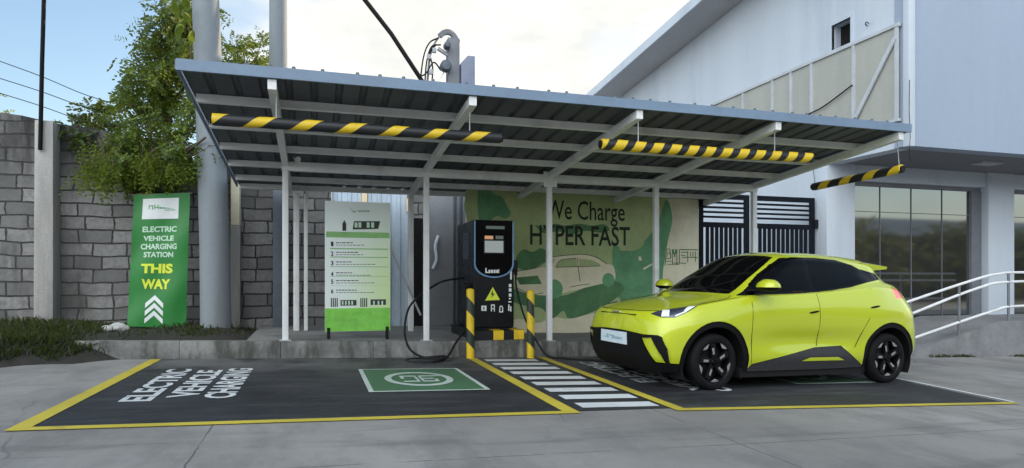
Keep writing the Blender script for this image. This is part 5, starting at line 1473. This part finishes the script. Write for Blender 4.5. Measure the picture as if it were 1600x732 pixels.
    # wheel housing and wheels
    for cx_, steer in ((WF[0], R(2.5)), (WR_[0], 0)):
        m = MB(); n = 28
        prof = [(.40, .80), (.40, .48), (.0, .48)]
        vs = []
        for k in range(n+1):
            t = math.pi*(-.15+1.3*k/n)
            for r_, w in prof: vs.append((cx_+r_*math.cos(t), w*s_, WZ+r_*math.sin(t)))
        m.add(vs, [(k*3+i, (k+1)*3+i, (k+1)*3+i+1, k*3+i+1) for k in range(n) for i in range(2)])
        carmesh('wheel_housing', m.v, m.f, m_void, weld=False)
        wc = Vector((cx_, .0, WZ))
        def wheelmesh(name, mb, mat, parent=None, sharp=40):
            C_s, S_s = math.cos(steer), math.sin(steer)
            vs = [Vector((cx_ + (p[0]*C_s + (p[1]-.73)*S_s), s_*(.73 + (p[1]-.73)*C_s - p[0]*S_s), WZ + p[2])) for p in mb.v]
            return carmesh(name, vs, mb.f, mat, parent, sharp=sharp, weld=False, thick=-1)
        TR = .293
        ty = [(.200,.645),(.235,.632),(.268,.640),(.284,.655),(TR,.680),(TR+.001,.725),(TR,.775),(.286,.802),(.268,.815),(.240,.820),(.222,.817),(.209,.806),(.200,.790)]
        wh = wheelmesh('wheel', MB().lathe(ty, 48, 'y'), m_tyre)
        rim = [(.209,.807),(.214,.812),(.208,.813),(.198,.800),(.193,.770),(.190,.66)]
        wheelmesh('rim', MB().lathe(rim, 48, 'y'), m_rim_black, wh)
        wheelmesh('brake_disc', MB().lathe([(0,.735),(.135,.735),(.135,.725),(.188,.70),(.19,.66)], 32, 'y'), m_void, wh)
        sp_ = MB(); acs = []
        for k in range(5):
            a0 = 2*math.pi*k/5 + .35
            def P(r_, a_, w): return (r_*math.cos(a0+a_), w, r_*math.sin(a0+a_))
            # broad twisted blade from hub to rim
            inner = [P(.045,-.55,.792), P(.045,.55,.792)]; mid = [P(.115,-.20,.800), P(.120,.30,.800)]; outer = [P(.197,-.06,.806), P(.197,.30,.806)]
            back = lambda q: (q[0], q[1]-.035, q[2])
            for A_, B_ in ((inner, mid), (mid, outer)):
                sp_.add([A_[0],A_[1],B_[1],B_[0]] + [back(q) for q in (A_[0],A_[1],B_[1],B_[0])], [(0,1,2,3),(7,6,5,4),(0,4,5,1),(1,5,6,2),(2,6,7,3),(3,7,4,0)])
            ac = MB(); acs.append(ac)
            ac.add([P(.080,-.04,.8025),P(.082,.26,.8025),P(.150,.24,.8060),P(.148,.06,.8060)], [(0,1,2,3)])
            if k % 1 == 0:
                n = 7; vs = []
                for i in range(n+1):
                    t = .36 + .52*i/n; vs += [P(.206,t,.8085), P(.206-.032*math.sin(math.pi*i/n)-.002,t,.8070)]
                ac.add(vs, [(2*i,2*i+1,2*i+3,2*i+2) for i in range(n)])
        wheelmesh('spokes', sp_, m_rim_black, wh); [wheelmesh('spoke_accent', ac, m_rim_bright, wh) for ac in acs]
        wheelmesh('hub_cap', MB().lathe([(0,.806),(.024,.806),(.030,.801),(.034,.79),(.05,.785)], 20, 'y'), m_gloss_black, wh)
# spoiler, plate, badge bar, underbody
sv = []; n = 20
for i in range(n+1):
    w = -.57 + 1.14*i/n; q = abs(w)/.57; rr = 3.00 - .10*q**3; ln = 3.565 - .10*q**2.5
    zt = 1.482 - .045*q**2 - .03*q**6; ze = 1.405 - .022*q**2
    sv += [Vector((rr, w, zt)), Vector(((rr+ln)/2, w, (zt+ze)/2+.010)), Vector((ln, w, ze)), Vector((ln-.012, w, ze-.030)), Vector(((rr+ln)/2+.04, w*.97, (zt+ze)/2-.065)), Vector((rr, w*.95, zt-.11))]
sf = []
for i in range(n):
    for k in range(6): sf.append([i*6+k, i*6+(k+1)%6, (i+1)*6+(k+1)%6, (i+1)*6+k])
sf += [[5,4,3,2,1,0], [n*6+k for k in range(6)]]
carmesh('spoiler', sv, sf, m_paint, weld=False, thick=-1, sharp=35)
m = MB().box(-.035, -.020, -.262, .272, .432, .562); pl_ = carmesh('number_plate', m.v, m.f, m_plate, weld=False, thick=-1)
m = MB()
for y0_, y1_, z0, z1 in ((-.20,-.13,.48,.49),(-.14,-.09,.475,.52),(-.07,.03,.50,.515),(-.02,.14,.475,.502),(.15,.19,.48,.50)): m.box(-.038,-.0345, y0_, y1_, z0, z1)
carmesh('plate_print', m.v, m.f, M('blue_grey_print', (.28,.42,.50), .5), pl_, weld=False, thick=-1)
m = MB()
for k, (w0, w1) in enumerate(((-.085,-.03),(-.022,.026),(.034,.085))): m.box(-.012, .012, w0, w1, .768, .782)
carmesh('badge', m.v, m.f, m_rim_bright, weld=False, thick=-1)
def drape(pts, r, name, mat, n=8):
    for s_ in (1, -1):
        P = []
        for i in range(len(pts)-1):
            for k in range(n+1 if i == len(pts)-2 else n):
                q = Vector(pts[i]).lerp(Vector(pts[i+1]), k/n); v = min(cbm.verts, key=lambda v: (v.co-q).length_squared)
                q = q - v.normal*((q-v.co).dot(v.normal)) + v.normal*.0008; P.append(Vector((q.x, q.y*s_, q.z)))
        m = MB().tube(P, r, 5); carmesh(name, m.v, m.f, mat, weld=False)
drape([(.060,0,.790),(.075,.35,.795),(.125,.52,.800),(.16,.578,.808)], .004, 'bonnet_seam', m_void)
drape([(.50,.745,.872),(.72,.735,.915),(.95,.70,.962),(1.0,.665,.985)], .0035, 'bonnet_seam', m_void)
m = MB().box(.012, .03, -.36, .36, .752, .760); carmesh('nose_crease', m.v, m.f, m_trim, weld=False, thick=-1)
m = MB().box(.16, 3.55, -.62, .62, .17, .34).box(1.05, 2.85, -.79, .79, .125, .215).box(.25, 3.5, -.55, .55, .13, .2); carmesh('underbody', m.v, m.f, m_void, weld=False, thick=-1)  # black floor boxes hung low to deepen the shade beneath the car
m = MB().box(.16, .9, -.58, .58, .21, .68); carmesh('front_bulkhead', m.v, m.f, m_void, weld=False, thick=-1)
m = MB().tube([(.99,.05,1.02),(1.12,.32,1.10),(1.20,.52,1.155)], .007, 5); carmesh('wiper', m.v, m.f, m_trim, weld=False, thick=-1)
cbm.free()
